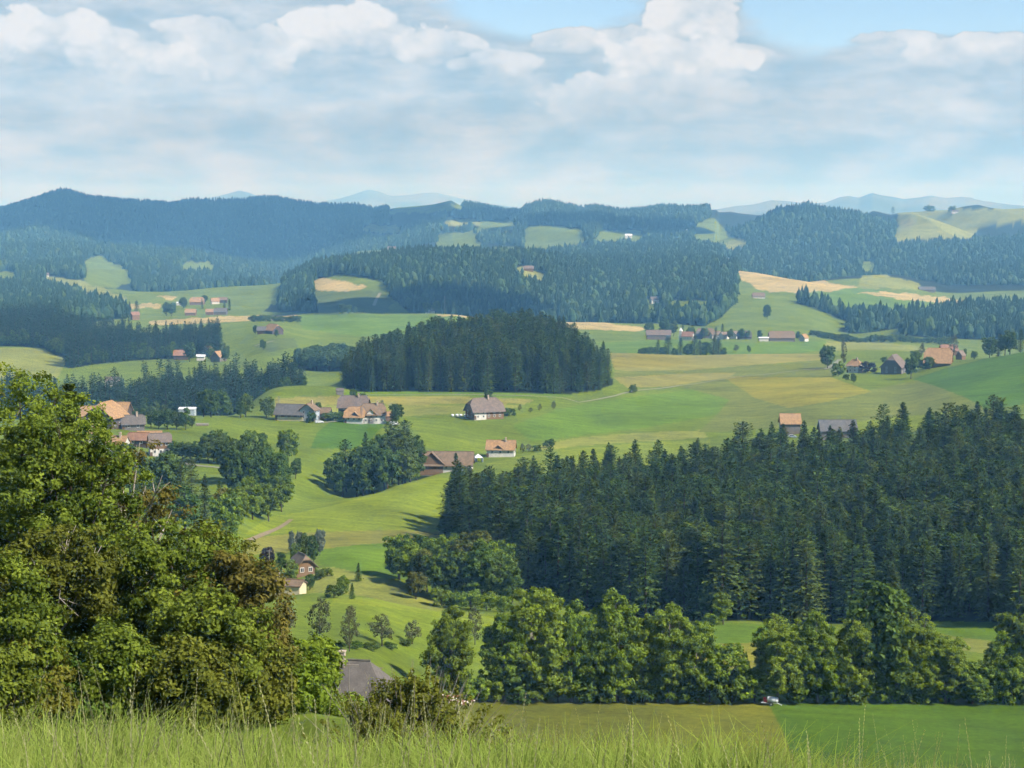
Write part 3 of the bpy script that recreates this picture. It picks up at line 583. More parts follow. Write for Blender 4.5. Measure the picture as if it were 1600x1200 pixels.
# ------------------------------------------------------------------ foliage
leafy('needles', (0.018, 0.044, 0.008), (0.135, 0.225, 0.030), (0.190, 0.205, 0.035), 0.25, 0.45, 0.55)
leafy('needles_far', (0.017, 0.044, 0.014), (0.052, 0.105, 0.032), (0.075, 0.110, 0.033), 0.2, 0.4, 0.35)
leafy('leaf_far', (0.026, 0.062, 0.016), (0.068, 0.130, 0.034), (0.10, 0.13, 0.035), 0.2, 0.4, 0.35)
leafy('leaf_hazed', (0.050, 0.100, 0.030), (0.140, 0.240, 0.070), (0.18, 0.24, 0.07), 0.3, 0.4, 0.3)  # extra haze on the wood behind the copse, put into paler leaf colours
leafy('leaf_ash', (0.070, 0.135, 0.009), (0.330, 0.470, 0.040), (0.38, 0.40, 0.045), 0.42, 0.25, 0.3)
leafy('leaf_deep', (0.036, 0.082, 0.010), (0.155, 0.250, 0.034), (0.20, 0.22, 0.035), 0.32, 0.35, 0.35)
leafy('leaf_oak', (0.065, 0.115, 0.010), (0.320, 0.410, 0.046), (0.33, 0.32, 0.045), 0.42, 0.35, 0.25)
leafy('leaf_olive', (0.066, 0.088, 0.009), (0.260, 0.280, 0.036), (0.27, 0.24, 0.035), 0.38, 0.5, 0.2)
leafy('leaf_brown', (0.085, 0.090, 0.016), (0.270, 0.225, 0.045), (0.28, 0.19, 0.04), 0.35, 0.5, 0.2)
leafy('leaf_silver', (0.132, 0.168, 0.120), (0.300, 0.360, 0.288), (0.240, 0.288, 0.192), 0.30, 0.3, 0.2)
leafy('leaf_purple', (0.026, 0.021, 0.029), (0.072, 0.052, 0.072), (0.065, 0.065, 0.052), 0.25, 0.3, 0.2)
leafy('leaf_grey', (0.080, 0.096, 0.045), (0.184, 0.200, 0.099), (0.208, 0.192, 0.112), 0.30, 0.4, 0.2)
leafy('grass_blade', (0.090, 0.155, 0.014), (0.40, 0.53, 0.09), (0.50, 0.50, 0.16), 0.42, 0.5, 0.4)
leafy('grass_seed', (0.30, 0.30, 0.11), (0.55, 0.54, 0.27), (0.50, 0.44, 0.24), 0.40, 0.4, 0.3)
paint('bark', (0.10, 0.080, 0.060), 0.9, 0.3, 3.0, 0.1)
paint('bark_pale', (0.24, 0.21, 0.17), 0.9, 0.3, 3.0, 0.1)

def unit(v): return v / np.maximum(np.linalg.norm(v, axis=-1, keepdims=True), 1e-9)
def leaf_quads(C, N, size, rng, stretch=1.5):
    """one rhombic leaf blade (two triangles) per centre C with facing N"""
    n = len(C); r = unit(rng.normal(size=(n, 3))); a = unit(np.cross(N, r)); b = np.cross(N, a); s = (size * rng.uniform(0.65, 1.35, n))[:, None] if np.isscalar(size) else (size * rng.uniform(0.65, 1.35, n))[:, None]
    V = np.stack([C - a * s * stretch * .5, C + b * s * .5 + N * s * .08, C + a * s * stretch * .5, C - b * s * .5 + N * s * .08], 1).reshape(-1, 3)
    return V, np.arange(4 * n).reshape(n, 4)

def spruce_parts(seed, H=26.0, R=3.6, whorls=30, per=7, seg=4, shape=0.85, start=0.10, gappy=0.1, flat=0.0, spray=0.62):
    """conifer: whorls of drooping branches, each a string of small needle sprays"""
    rng = np.random.default_rng(seed); lean = rng.normal(0, 0.012, 2)
    B, D, LL, TT = [], [], [], []
    for w in range(whorls):
        t = w / (whorls - 1); h = H * (start + (0.985 - start) * t ** 0.94)
        L0 = R * ((1 - t) ** shape) * (0.84 + 0.16 * math.sin(w * 2.3 + seed)) + 0.25
        if t < 0.12: L0 *= 0.7 + 2.5 * t
        a0 = rng.uniform(0, 6.28); k = per if t < .88 else max(4, per - 3); wt = rng.uniform(0, 1)
        for j in range(k):
            if rng.random() < gappy: continue
            a = a0 + 6.283 * j / k + rng.normal(0, .2); el = (-0.36 + 0.85 * t ** 1.3 + rng.normal(0, .10)) * (1 - flat)
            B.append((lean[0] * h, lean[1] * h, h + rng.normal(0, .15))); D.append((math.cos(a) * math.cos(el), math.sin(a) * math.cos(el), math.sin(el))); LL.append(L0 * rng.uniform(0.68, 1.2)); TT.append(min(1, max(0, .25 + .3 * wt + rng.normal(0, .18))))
    B, D, LL, TT = map(np.array, (B, D, LL, TT)); n = len(B); idx = np.repeat(np.arange(n), seg * 2); m = len(idx)
    f = rng.random(m) ** .62; side = unit(np.cross(D[idx], [0, 0, 1.0]) + 1e-6)
    wid = (.16 + .20 * LL[idx]) * (1.05 - .75 * f); lat = rng.uniform(-1, 1, m)
    C = B[idx] + D[idx] * (LL[idx] * f)[:, None] + side * (wid * lat)[:, None] + np.c_[np.zeros(m), np.zeros(m), .06 * LL[idx] * f ** 2 - .22 * wid * np.abs(lat) + rng.normal(0, .07, m)]
    sz = spray * rng.uniform(.6, 1.35, m) * (.65 + .35 * np.clip(LL[idx] / 2.5, 0, 1))
    ax = unit(D[idx] * .8 + side * (lat * .7)[:, None] + rng.normal(size=(m, 3)) * .25); N = unit(np.array([0, 0, 1.0]) + D[idx] * .35 + rng.normal(size=(m, 3)) * .38); bx = unit(np.cross(N, ax))
    V = np.stack([C - ax * sz[:, None] * .55, C + bx * sz[:, None] * .34, C + ax * sz[:, None] * .75, C - bx * sz[:, None] * .34], 1).reshape(-1, 3)
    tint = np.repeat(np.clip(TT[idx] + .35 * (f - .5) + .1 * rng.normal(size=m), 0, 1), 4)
    tk = MB(); r0 = 0.011 * H + 0.06
    tk.tube([(0, 0, -0.6), (lean[0] * H * .3, lean[1] * H * .3, H * .3), (lean[0] * H * .7, lean[1] * H * .7, H * .7), (lean[0] * H, lean[1] * H, H)], [r0, r0 * .8, r0 * .4, 0.03], 6)
    return (V, np.arange(4 * m).reshape(m, 4), tint), tk
def round_far(seed, H=20.0, R=5.5, sides=7):
    rng = np.random.default_rng(seed); V = [(0, 0, H)]; tint = [.9]; T = []
    rows = [(.86, .55), (.62, .95), (.38, 1.0), (.15, .7)]
    for hf, rf in rows:
        for k in range(sides):
            q = 6.283 * (k + .5 * rng.random()) / sides; rr = R * rf * rng.uniform(.75, 1.2); V.append((rr * math.cos(q), rr * math.sin(q), H * hf + rng.normal(0, .6))); tint.append(min(1, max(0, hf + rng.normal(0, .25))))
    for k in range(sides): T.append((0, 1 + k, 1 + (k + 1) % sides))
    for r_ in range(3):
        for k in range(sides):
            a, b_ = 1 + r_ * sides + k, 1 + r_ * sides + (k + 1) % sides; T += [(a, a + sides, b_), (b_, a + sides, b_ + sides)]
    return np.array(V), np.array(T), np.array(tint)
def spruce_far(seed, H=26.0, R=3.7, tiers=4, sides=6, tip=1.0):
    rng = np.random.default_rng(seed); V = []; T = []; tint = []
    for w in range(tiers):
        t0 = 0.08 + 0.9 * w / tiers; t1 = min(1.0, t0 + 1.45 / tiers); n = len(V); r = R * (1 - t0) ** 0.8 * rng.uniform(.85, 1.15) + .25
        a0 = rng.uniform(0, 6.28)
        V.append((rng.normal(0, .2), rng.normal(0, .2), H * t1)); tint.append(rng.uniform(.3, .9))
        for k in range(sides * 2):
            q = a0 + math.pi * k / sides; rr = r * (1.15 if k % 2 == 0 else 0.62) * rng.uniform(.8, 1.2)
            V.append((rr * math.cos(q), rr * math.sin(q), H * t0 + rng.normal(0, .5) - (0.5 if k % 2 == 0 else -0.4))); tint.append(rng.uniform(0, .8))
        for k in range(sides * 2): T.append((n, n + 1 + k, n + 1 + (k + 1) % (2 * sides)))
    return np.array(V), np.array(T), np.array(tint)

def broad_parts(seed, H=18.0, R=5.5, clumps=170, leaves=45, leaf=0.42, rc=0.95, crown0=0.16, lobes=11, top=0.62, dense=1.0, limb_r=1.0, squeeze=1.0, trunk_h=None, fuzz=1.06):
    """lobed crown of leaf tufts on a trunk with limbs; returns crown arrays and a trunk builder"""
    rng = np.random.default_rng(seed); LC = []; LR = []
    zc = H * (crown0 + (1 - crown0) * 0.5); hz = H * (1 - crown0) * 0.5
    for k in range(lobes):
        a = 2.4 * k + rng.uniform(-.5, .5); t = -0.8 + 1.62 * (k + .5) / lobes
        rad = R * math.sqrt(max(0.05, 1 - abs((t - (top - .5) * .6)) ** 2.2)) * 0.60
        LC.append((rad * math.cos(a) * rng.uniform(.75, 1.1), rad * math.sin(a) * rng.uniform(.75, 1.1), zc + t * hz * .80)); LR.append(R * rng.uniform(.36, .54))
    LC.append((rng.normal(0, R * .1), rng.normal(0, R * .1), H - R * .42)); LR.append(R * .42)
    LC = np.array(LC); LR = np.array(LR)
    w = LR ** 2 / (LR ** 2).sum(); which = rng.choice(len(LC), clumps, p=w)
    dirs = unit(rng.normal(size=(clumps, 3)) + np.array([0, 0, .30]) + unit(LC[which] * np.array([1, 1, 0]) + 1e-6) * .35)
    CC = LC[which] + dirs * (LR[which] * rng.uniform(.55, fuzz, clumps))[:, None] * np.array([1, 1, squeeze])
    CC[:, 2] = np.clip(CC[:, 2], H * crown0 * .6, H * 1.0)
    ct = np.clip(0.42 + 0.22 * rng.normal(size=clumps), 0, 1)
    nl = int(leaves * dense); idx = np.repeat(np.arange(clumps), nl)
    g = rng.normal(size=(len(idx), 3)); g = unit(g) * (rng.random(len(idx)) ** 0.5)[:, None]
    rcs = rc * rng.uniform(.7, 1.35, clumps)
    P = CC[idx] + g * rcs[idx][:, None] * np.array([1, 1, .72])
    N = unit(g * .75 + dirs[idx] * .35 + np.array([0, 0, .45]) + rng.normal(size=g.shape) * .45)
    V, Q = leaf_quads(P, N, leaf, rng)
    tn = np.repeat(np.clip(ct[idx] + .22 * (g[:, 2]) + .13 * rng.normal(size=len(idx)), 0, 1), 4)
    tk = MB(); r0 = (0.016 * H + 0.05) * limb_r; zt = trunk_h if trunk_h else H * (crown0 + .12)
    bend = rng.normal(0, .02 * H, 2)
    tk.tube([(0, 0, -0.8), (bend[0] * .3, bend[1] * .3, zt * .5), (bend[0] * .6, bend[1] * .6, zt), (bend[0], bend[1], H * .82)], [r0 * 1.25, r0, r0 * .82, 0.04], 7)
    order = np.argsort(LC[:, 2])
    for q in order:
        c = LC[q]; f = min(.95, max(.25, (c[2] - LR[q] * 1.3) / (H * .82))); s = np.array([bend[0] * f, bend[1] * f, max(zt * .7, H * .82 * f * .82)])
        mid = s * .5 + c * .5 + np.array([0, 0, -.06 * H]) * .5; rr = r0 * .42 * (1 - .5 * f)
        tk.tube([s, mid, c, c + (c - mid) * .5], [rr, rr * .7, rr * .4, .02], 5, cap=False)
        for e in range(3):
            dd = unit(rng.normal(size=3) + np.array([0, 0, .4])); tk.tube([c, c + dd * LR[q] * .5, c + dd * LR[q] * .95], [rr * .4, rr * .22, .012], 4, cap=False)
    return (V, Q, tn), tk
def crown_mesh(name, arr, mat): return mesh_from(name, arr[0], arr[1], [MAT[mat]], attrs={'tint': arr[2]})

class Tree:
    """one kind of tree: a crown mesh and a trunk mesh, shared by every copy"""
    def __init__(s, parts, mat, bark='bark', H=1.0):
        s.crown = crown_mesh('crown', parts[0], mat); s.trunk = parts[1].mesh('trunk', [MAT[bark]], True); s.H = H
    def put(s, name, loc, H, rz, label, cat='tree', group=None, wide=1.0):
        k = H / s.H; e = empty(name, loc, rz, label, cat, group, (k * wide, k * wide, k))
        link('trunk', s.trunk, e); link('crown', s.crown, e)
        return e
    def joined(s, name):
        """one mesh of crown and trunk for forests that read as a mass"""
        o1 = s.crown; V1 = np.zeros(len(o1.vertices) * 3, np.float32); o1.vertices.foreach_get('co', V1)
        bm = bmesh.new(); bm.from_mesh(s.crown); nf = len(bm.faces); bm.from_mesh(s.trunk)
        bm.faces.ensure_lookup_table()
        for f in bm.faces[nf:]: f.material_index = 1
        me = bpy.data.meshes.new(name); bm.to_mesh(me); bm.free()
        me.materials.append(s.crown.materials[0]); me.materials.append(s.trunk.materials[0])
        return bpy.data.objects.new(name, me)

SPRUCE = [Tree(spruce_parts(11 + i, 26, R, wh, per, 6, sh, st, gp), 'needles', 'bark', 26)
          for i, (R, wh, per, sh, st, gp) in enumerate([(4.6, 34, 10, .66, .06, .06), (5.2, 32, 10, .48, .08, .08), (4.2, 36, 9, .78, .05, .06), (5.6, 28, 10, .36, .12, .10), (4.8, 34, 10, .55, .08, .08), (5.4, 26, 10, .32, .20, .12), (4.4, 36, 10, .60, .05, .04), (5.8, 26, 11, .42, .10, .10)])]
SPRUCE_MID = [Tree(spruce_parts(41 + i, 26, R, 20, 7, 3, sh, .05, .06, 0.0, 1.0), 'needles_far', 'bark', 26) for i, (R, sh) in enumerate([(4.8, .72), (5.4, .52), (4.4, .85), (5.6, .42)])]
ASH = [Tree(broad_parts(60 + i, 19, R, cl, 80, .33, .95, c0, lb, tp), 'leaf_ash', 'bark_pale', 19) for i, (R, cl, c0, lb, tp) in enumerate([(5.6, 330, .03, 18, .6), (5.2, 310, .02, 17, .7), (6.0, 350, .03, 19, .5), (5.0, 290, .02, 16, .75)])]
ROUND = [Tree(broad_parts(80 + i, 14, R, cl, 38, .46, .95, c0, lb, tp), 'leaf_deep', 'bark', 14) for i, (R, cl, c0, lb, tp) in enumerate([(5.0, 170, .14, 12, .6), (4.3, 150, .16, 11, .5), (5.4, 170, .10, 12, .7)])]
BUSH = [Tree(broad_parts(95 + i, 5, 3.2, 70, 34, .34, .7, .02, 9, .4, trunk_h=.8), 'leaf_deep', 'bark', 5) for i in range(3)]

# ------------------------------------------------------------------ forests
rng = np.random.default_rng(4)
def scatter(wood, gap, jitter=0.38, avoid=True, seed=0, clear=0):
    a = np.array(WOODS[wood], float); r = np.random.default_rng(seed + 7)
    y0, y1 = a[:, 1].min(), a[:, 2].max(); ul = (a[0, 0] - 800) / F; ur = (a[-1, 0] - 800) / F
    xs = np.arange(min(ul * y0, ul * y1) - gap, max(ur * y0, ur * y1) + gap, gap); ys = np.arange(y0, y1 + gap, gap)
    X, Y = np.meshgrid(xs, ys); X = X.ravel() + r.normal(0, gap * jitter, X.size); Y = Y.ravel() + r.normal(0, gap * jitter, X.size)
    Z = ground(X, Y); px, py = project(X, Y, Z)
    k = in_wood(px, Y, wood)
    if avoid: k &= field_at(px, py, Y) < 0
    if clear:
        for sh in (.35, .75): k &= field_at(px, py - sh * clear / Y * F, Y * 1.05) < 0
        k &= ~((px > 602 + vnoise(Y / 90, px * 0 + 1.5, 91) * 16) & (px < 716 + vnoise(Y / 90, px * 0 + 7.5, 92) * 14) & (Y > 6300))
    k &= np.abs(X / Y) < 0.33
    return X[k], Y[k], Z[k], px[k], py[k]

def forest_object(name, label, src, X, Y, Z, S, seed, wide=1.0):
    """one mass of trees: points that carry an instance each"""
    r = np.random.default_rng(seed); n = len(X)
    me = bpy.data.meshes.new(name); me.vertices.add(n); me.vertices.foreach_set('co', np.c_[X, Y, Z - 0.2].astype(np.float32).ravel())
    me.attributes.new('pick', 'INT', 'POINT').data.foreach_set('value', r.integers(0, len(src), n).astype(np.int32))
    rot = np.c_[r.normal(0, .02, n), r.normal(0, .02, n), r.uniform(0, 6.28, n)].astype(np.float32)
    me.attributes.new('turn', 'FLOAT_VECTOR', 'POINT').data.foreach_set('vector', rot.ravel())
    w = S * wide * r.uniform(.85, 1.2, n); me.attributes.new('size', 'FLOAT_VECTOR', 'POINT').data.foreach_set('vector', np.c_[w, w, S].astype(np.float32).ravel())
    o = link(name, me); tag(o, label, kind='stuff')
    c = bpy.data.collections.new(name + '_kinds')
    for s in src: c.objects.link(s)
    ng = bpy.data.node_groups.new(name, 'GeometryNodeTree'); ng.interface.new_socket('Geometry', in_out='INPUT', socket_type='NodeSocketGeometry'); ng.interface.new_socket('Geometry', in_out='OUTPUT', socket_type='NodeSocketGeometry')
    N = ng.nodes; L = ng.links
    gi = N.new('NodeGroupInput'); go = N.new('NodeGroupOutput'); ci = N.new('GeometryNodeCollectionInfo'); ci.inputs['Collection'].default_value = c; ci.inputs['Separate Children'].default_value = True; ci.inputs['Reset Children'].default_value = True
    ip = N.new('GeometryNodeInstanceOnPoints'); ip.inputs['Pick Instance'].default_value = True
    def att(nm, t):
        q = N.new('GeometryNodeInputNamedAttribute'); q.data_type = t; q.inputs['Name'].default_value = nm; return q.outputs[0]
    L.new(gi.outputs[0], ip.inputs['Points']); L.new(ci.outputs[0], ip.inputs['Instance'])
    L.new(att('pick', 'INT'), ip.inputs['Instance Index']); L.new(att('turn', 'FLOAT_VECTOR'), ip.inputs['Rotation']); L.new(att('size', 'FLOAT_VECTOR'), ip.inputs['Scale'])
    L.new(ip.outputs[0], go.inputs[0])
    md = o.modifiers.new('scatter', 'NODES'); md.node_group = ng
    return o

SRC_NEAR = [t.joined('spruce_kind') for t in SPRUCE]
SRC_MID = [t.joined('spruce_mid_kind') for t in SPRUCE_MID]
SRC_ROUND = [t.joined('broadleaf_kind') for t in ROUND]
SRC_HAZED = []
for t in ROUND[:2]:
    q = t.joined('pale_broadleaf_kind'); q.data.materials[0] = MAT['leaf_hazed']; SRC_HAZED.append(q)  # same broadleaves, recoloured paler to look deeper in haze
SRC_FAR = []
def far_kind(arr, mat): SRC_FAR.append(bpy.data.objects.new('far_tree_kind', mesh_from('far_tree_kind', arr[0], arr[1], [MAT[mat]], attrs={'tint': arr[2]})))
for i in range(5): far_kind(spruce_far(140 + i, 26, [4.8, 5.6, 4.3, 6.0, 5.2][i], [4, 3, 5, 3, 4][i]), 'needles_far')
for i in range(3): far_kind(round_far(160 + i, [19, 22, 17][i], [5.4, 5.8, 6.2][i]), 'leaf_far' if i else 'needles_far')

def trees_near_forest():
    X, Y, Z, px, py = scatter('right_forest', 5.4, seed=1)
    r = np.random.default_rng(21); Hs = np.clip(r.normal(20.0, 2.8, len(X)), 12, 27) + vnoise(X / 25, Y / 25, 61) * 1.8
    # edge trees are lower
    vis = visible(X, Y, Z + Hs) & (px > 660) & (px < 1640)
    show = Hs / Y; show[~vis] = 0; show[px > 1600] = 0
    # those that show largest: nothing tall stands close in front of them
    front = np.zeros(len(X))
    for i in range(len(X)):
        d = (np.abs(px - px[i]) < 16) & (Y < Y[i]) & (Y > Y[i] - 40)
        front[i] = np.max(((Z + Hs)[d] / Y[d]), initial=-9)
    exposed = np.clip(((Z + Hs) / Y - front) * F, 0, None)
    order = np.argsort(-(np.minimum(exposed, Hs / Y * F) * vis * (px < 1600))); near = set(order[:300].tolist())
    zone = lambda p, y: ('left tip' if p < 860 else 'middle' if p < 1150 else 'right part') + (', lower slope' if y < 590 else ', upper slope')
    for i in order[:300]:
        SPRUCE[int(r.integers(0, len(SPRUCE)))].put('spruce_tree', (X[i], Y[i], Z[i] - .2), Hs[i], r.uniform(0, 6.28),
            'dark spruce packed into the big near forest, ' + zone(px[i], Y[i]), 'tree', 'spruces of the big near forest, ' + zone(px[i], Y[i]), r.uniform(1.1, 1.5))
    rest = np.array([i for i in range(len(X)) if i not in near])
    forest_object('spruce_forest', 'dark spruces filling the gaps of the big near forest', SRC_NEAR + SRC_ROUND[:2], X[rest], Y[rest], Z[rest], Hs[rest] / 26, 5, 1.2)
    print('near forest', len(X))
trees_near_forest()

def far_forests():
    r = np.random.default_rng(31)
    def mass(name, label, woods, gap, src, hm, hs, clear=0, taper=None):
        XX = [scatter(w, gap, seed=len(w), clear=clear) for w in woods]
        X = np.concatenate([q[0] for q in XX]); Y = np.concatenate([q[1] for q in XX]); Z = np.concatenate([q[2] for q in XX])
        H = np.clip(r.normal(hm, hs, len(X)), hm * .55, hm * 1.35)
        if taper: H = H * np.interp(np.concatenate([q[3] for q in XX]), *taper)
        k = visible(X, Y, Z + H, 0.0015)
        X, Y, Z, H = X[k], Y[k], Z[k], H[k]
        forest_object(name, label, src, X, Y, Z, H / 26, len(name)); print(name, len(X))
    mass('spruce_copse', 'dense dark spruce copse crowning the hill in the middle', ['hill_copse'], 5.6, SRC_NEAR, 23.5, 3.8, 0, ([528, 560, 640, 740, 860, 920, 958], [.62, .82, .95, 1.05, 1.05, .85, .6]))
    mass('mixed_forest', 'blue green mixed forest on the slopes behind the left village', ['left_wood', 'left_far_wood'], 7.0, SRC_MID + SRC_ROUND[:2], 22, 4, 16)
    mass('mixed_forest', 'wood stretching left from behind the hill copse, haze put into its paler leaves', ['behind_copse'], 7.0, SRC_HAZED, 27, 4, 0)
    mass('ridge_forest', 'hazy forest covering the long ridge and slopes behind the plateau', ['hamlet_knob', 'central_ridge', 'right_strip', 'left_low_hill'], 7.5, SRC_FAR, 21, 4.5, 18)
    mass('mountain_forest', 'blue hazy forest covering the far hills and mountain', ['far_right', 'left_mountain', 'mid_far', 'far_centre'], 13.0, SRC_FAR, 23, 6, 22)
far_forests()
# ------------------------------------------------------------------ single trees and bushes, each where it stands
prng = random.Random(12)
OAKISH = None
KIND = {'ash': ASH, 'round': ROUND, 'bush': BUSH, 'spruce': SPRUCE}
def variant(src, mat):
    """same trees with another leaf colour"""
    out = []
    for t in src:
        v = Tree.__new__(Tree); v.trunk = t.trunk; v.H = t.H; v.crown = t.crown.copy(); v.crown.materials[0] = MAT[mat]; out.append(v)
    return out
KIND['silver'] = variant(ROUND, 'leaf_silver'); KIND['purple'] = variant(ROUND[:1], 'leaf_purple'); KIND['light'] = variant(ROUND, 'leaf_ash'); KIND['lightbush'] = variant(BUSH, 'leaf_ash'); KIND['olive'] = variant(ROUND[:2], 'leaf_olive'); KIND['brownish'] = variant(ROUND[:2], 'leaf_brown')
KIND['airy'] = [Tree(broad_parts(120 + i, 12, 4.2, 90, 20, .34, 1.0, .14, 10, .55), 'leaf_grey', 'bark', 12) for i in range(2)]
KIND['fir'] = [Tree(spruce_parts(131, 12, 3.4, 26, 10, 4, .95, .02, .03), 'needles', 'bark', 12)]; NAMES_FIR = 1
KIND['purplebush'] = variant(BUSH[:1], 'leaf_purple')
NAMES = {'ash': 'ash_tree', 'round': 'broadleaf_tree', 'bush': 'bush', 'spruce': 'spruce_tree', 'silver': 'silver_willow', 'purple': 'copper_beech', 'light': 'broadleaf_tree', 'lightbush': 'bush', 'olive': 'broadleaf_tree', 'brownish': 'broadleaf_tree', 'airy': 'orchard_tree', 'purplebush': 'bush', 'fir': 'spruce_tree'}
def tree(kind, px, py, Y, hpx, label, group=None, wide=1.0, name=None, tol=0.12):
    x, y, z = spot(px, py, Y, tol); t = KIND[kind][prng.randrange(len(KIND[kind]))]
    cat = 'bush' if 'bush' in kind else 'tree'
    return t.put(name or NAMES[kind], (x, y, z - .15), hpx * y / F, prng.uniform(0, 6.28), label, cat, group, wide)

# hedgerow of ashes in front of the forest: column, foot row, height in photo pixels, width factor
G = 'ashes of the hedgerow in front of the forest'
for px, py, h, w, k, lab in [
    (702,1096,156,.78,'ash','slim green tree standing alone left of the hedgerow, beside the cows'),
    (786,1094,150,.72,'ash','ash at the left end of the hedgerow, half hidden by a taller one'),
    (838,1096,186,.80,'ash','tallest ash of the hedgerow, big rounded crown towards its left end'),
    (892,1097,166,.62,'ash','narrow ash squeezed between the two biggest hedgerow ashes'),
    (962,1097,180,.76,'ash','big ash in the centre of the left hedgerow block, broad round top'),
    (1042,1097,164,.74,'ash','ash right of the big central one, domed top'),
    (1010,1096,140,.7,'ash','ash half hidden between the central ash and the domed one'),(925,1096,150,.65,'ash','ash filling the space left of the big central one'),(1250,1097,132,.8,'ash','bushy ash filling the space right of the gap'),(1450,1098,128,.8,'ash','pale ash filling the slope of the right hedgerow block'),(1400,1097,150,.7,'ash','ash crowding against the tall dark tree'),
    (1092,1098,134,.80,'ash','lower ash sloping down towards the gap in the hedgerow'),
    (1134,1099,96,.9,'light','low paler tree beside the gap in the hedgerow'),
    (1216,1098,142,.85,'ash','light green ash just right of the gap in the hedgerow'),
    (1278,1098,150,.75,'ash','ash between the gap and the tallest dark tree'),
    (1330,1098,140,.7,'ash','slim ash in front of the tallest dark tree'),
    (1372,1092,186,.80,'round','tall dark broad tree rising above the right hedgerow block'),
    (1424,1098,150,.80,'ash','pale leaved ash right of the tall dark tree'),
    (1476,1099,112,.95,'ash','low ash where the hedgerow slopes down towards the right'),
    (1518,1100,72,1.1,'light','small low tree in the dip of the hedgerow'),
    (1566,1100,116,.85,'ash','dense rounded tree near the right picture edge'),
    (1606,1096,150,.8,'round','dark tree cut by the right picture edge')]:
    tree(k, px, py, 338, h, lab, G, w * 1.22, tol=.05)
for k, px in enumerate(range(735, 1620, 34)):
    if 1185 < px < 1212: continue
    tree(['lightbush', 'lightbush', 'bush'][k % 3], px + prng.uniform(-8, 8), 1097, 337, prng.uniform(34, 58), 'dark green bush in the undergrowth along the foot of the hedgerow', 'undergrowth bushes of the hedgerow', 1.05, tol=.05)

# broadleaf copse under the left tip of the forest
G = 'broadleaf copse below the forest tip'
for i, (px, py, h) in enumerate([(622,905,62),(640,918,70),(655,900,66),(668,928,74),(690,938,80),(706,915,82),(722,940,84),(740,920,92),(752,942,86),(770,930,92),(784,945,80),(760,905,70),(715,890,60),(676,900,64),(800,946,64),(650,936,44)]):
    tree(['round', 'light', 'round', 'olive'][i % 4], px, py, 500, h, 'rounded broadleaf tree in the dense copse below the forest tip', G, 1.05)
tree('light', 624, 906, 530, 76, 'airy light green tree at the left edge of the broadleaf copse', None, .9)
for i, (px, py, h) in enumerate([(690,948,30),(712,950,26),(735,952,30),(760,954,28),(785,956,26)]): tree('lightbush', px, py, 462, h, 'pale bush along the lower edge of the broadleaf copse', 'bushes edging the broadleaf copse', 1.1)
# bushes at the foot of the forest
tree('light', 1130, 976, 482, 52, 'light green round tree at the foot of the spruce forest', None, 1.0)
tree('lightbush', 1112, 978, 478, 20, 'low bush beside the round tree at the forest foot', None, 1.3)
for i, (px, py, h) in enumerate([(880,925,60),(905,930,70),(965,945,66),(1010,955,60),(820,905,66),(790,890,70),(800,915,50)]): tree(['light', 'olive', 'light'][i % 3], px, py, 530, h, 'broadleaf tree standing out pale at the lower edge of the spruce forest', 'pale trees at the lower forest edge', .9)

# mixed copse behind the rounded meadow
G = 'mixed copse behind the rounded meadow'
for px, Y, H, k, w in [(522,800,17,'round',1),(540,810,23,'spruce',1.2),(556,800,22,'round',.8),(572,815,26,'spruce',1.2),(584,800,23,'round',.85),(600,812,25,'round',.8),(612,830,29,'spruce',1.2),(622,806,24,'round',.85),(632,835,28,'spruce',1.15),(640,815,21,'round',.8),(650,830,18,'round',.9),(534,790,14,'round',1.0),(566,788,17,'round',.9),(605,790,18,'round',.9),(628,795,15,'round',1)]:
    x, y, z = spotY(px, Y); KIND[k][prng.randrange(len(KIND[k]))].put(NAMES[k], (x, y, z - .2), H, prng.uniform(0, 6), 'dark %s in the mixed copse behind the rounded meadow' % ('spruce' if k == 'spruce' else 'broadleaf tree'), 'tree', G + (', spruces' if k == 'spruce' else ', broadleaves'), w)

# valley trees on the left
for i, (px, py, Y, h, k, lab, g) in enumerate([
    (400,770,720,100,'round','tallest dark tree of the valley clump','x'),(380,790,700,92,'round',None,1),(420,785,705,86,'round',None,1),(366,760,740,80,'round',None,1),(440,770,720,66,'round',None,1),(462,748,800,34,'round','small round bush tree jutting out of the valley clump','x'),
    (450,722,850,54,'light','airy pale tree leaning out above the valley clump','x'),(395,812,670,70,'light',None,2),(420,815,665,64,'light',None,2),(440,800,690,58,'light',None,2),(368,830,640,70,'light',None,2),(352,850,610,84,'light',None,2),(405,735,790,60,'round',None,1),(344,820,650,60,'olive',None,2)]):
    tree(k, px, py, Y, h, lab or ('dark green tree in the clump in the valley left of the meadow' if g == 1 else 'pale leaved tree at the lower edge of the valley clump'), None if lab else ('dark trees of the valley clump' if g == 1 else 'pale trees of the valley clump'), .85)
for i, (px, py, Y, h) in enumerate([(225,800,660,100),(205,780,690,90),(280,810,640,96),(300,800,660,86),(260,790,670,84),(320,815,630,76),(240,830,620,90),(290,835,600,80),(215,840,610,90),(345,800,660,50)]):
    tree('spruce' if i % 3 != 1 else 'round', px, py, Y, h, 'dark %s standing below the left village' % ('spruce' if i % 3 != 1 else 'broadleaf tree'), 'dark trees below the left village, ' + ('spruces' if i % 3 != 1 else 'broadleaves'), 1.1)
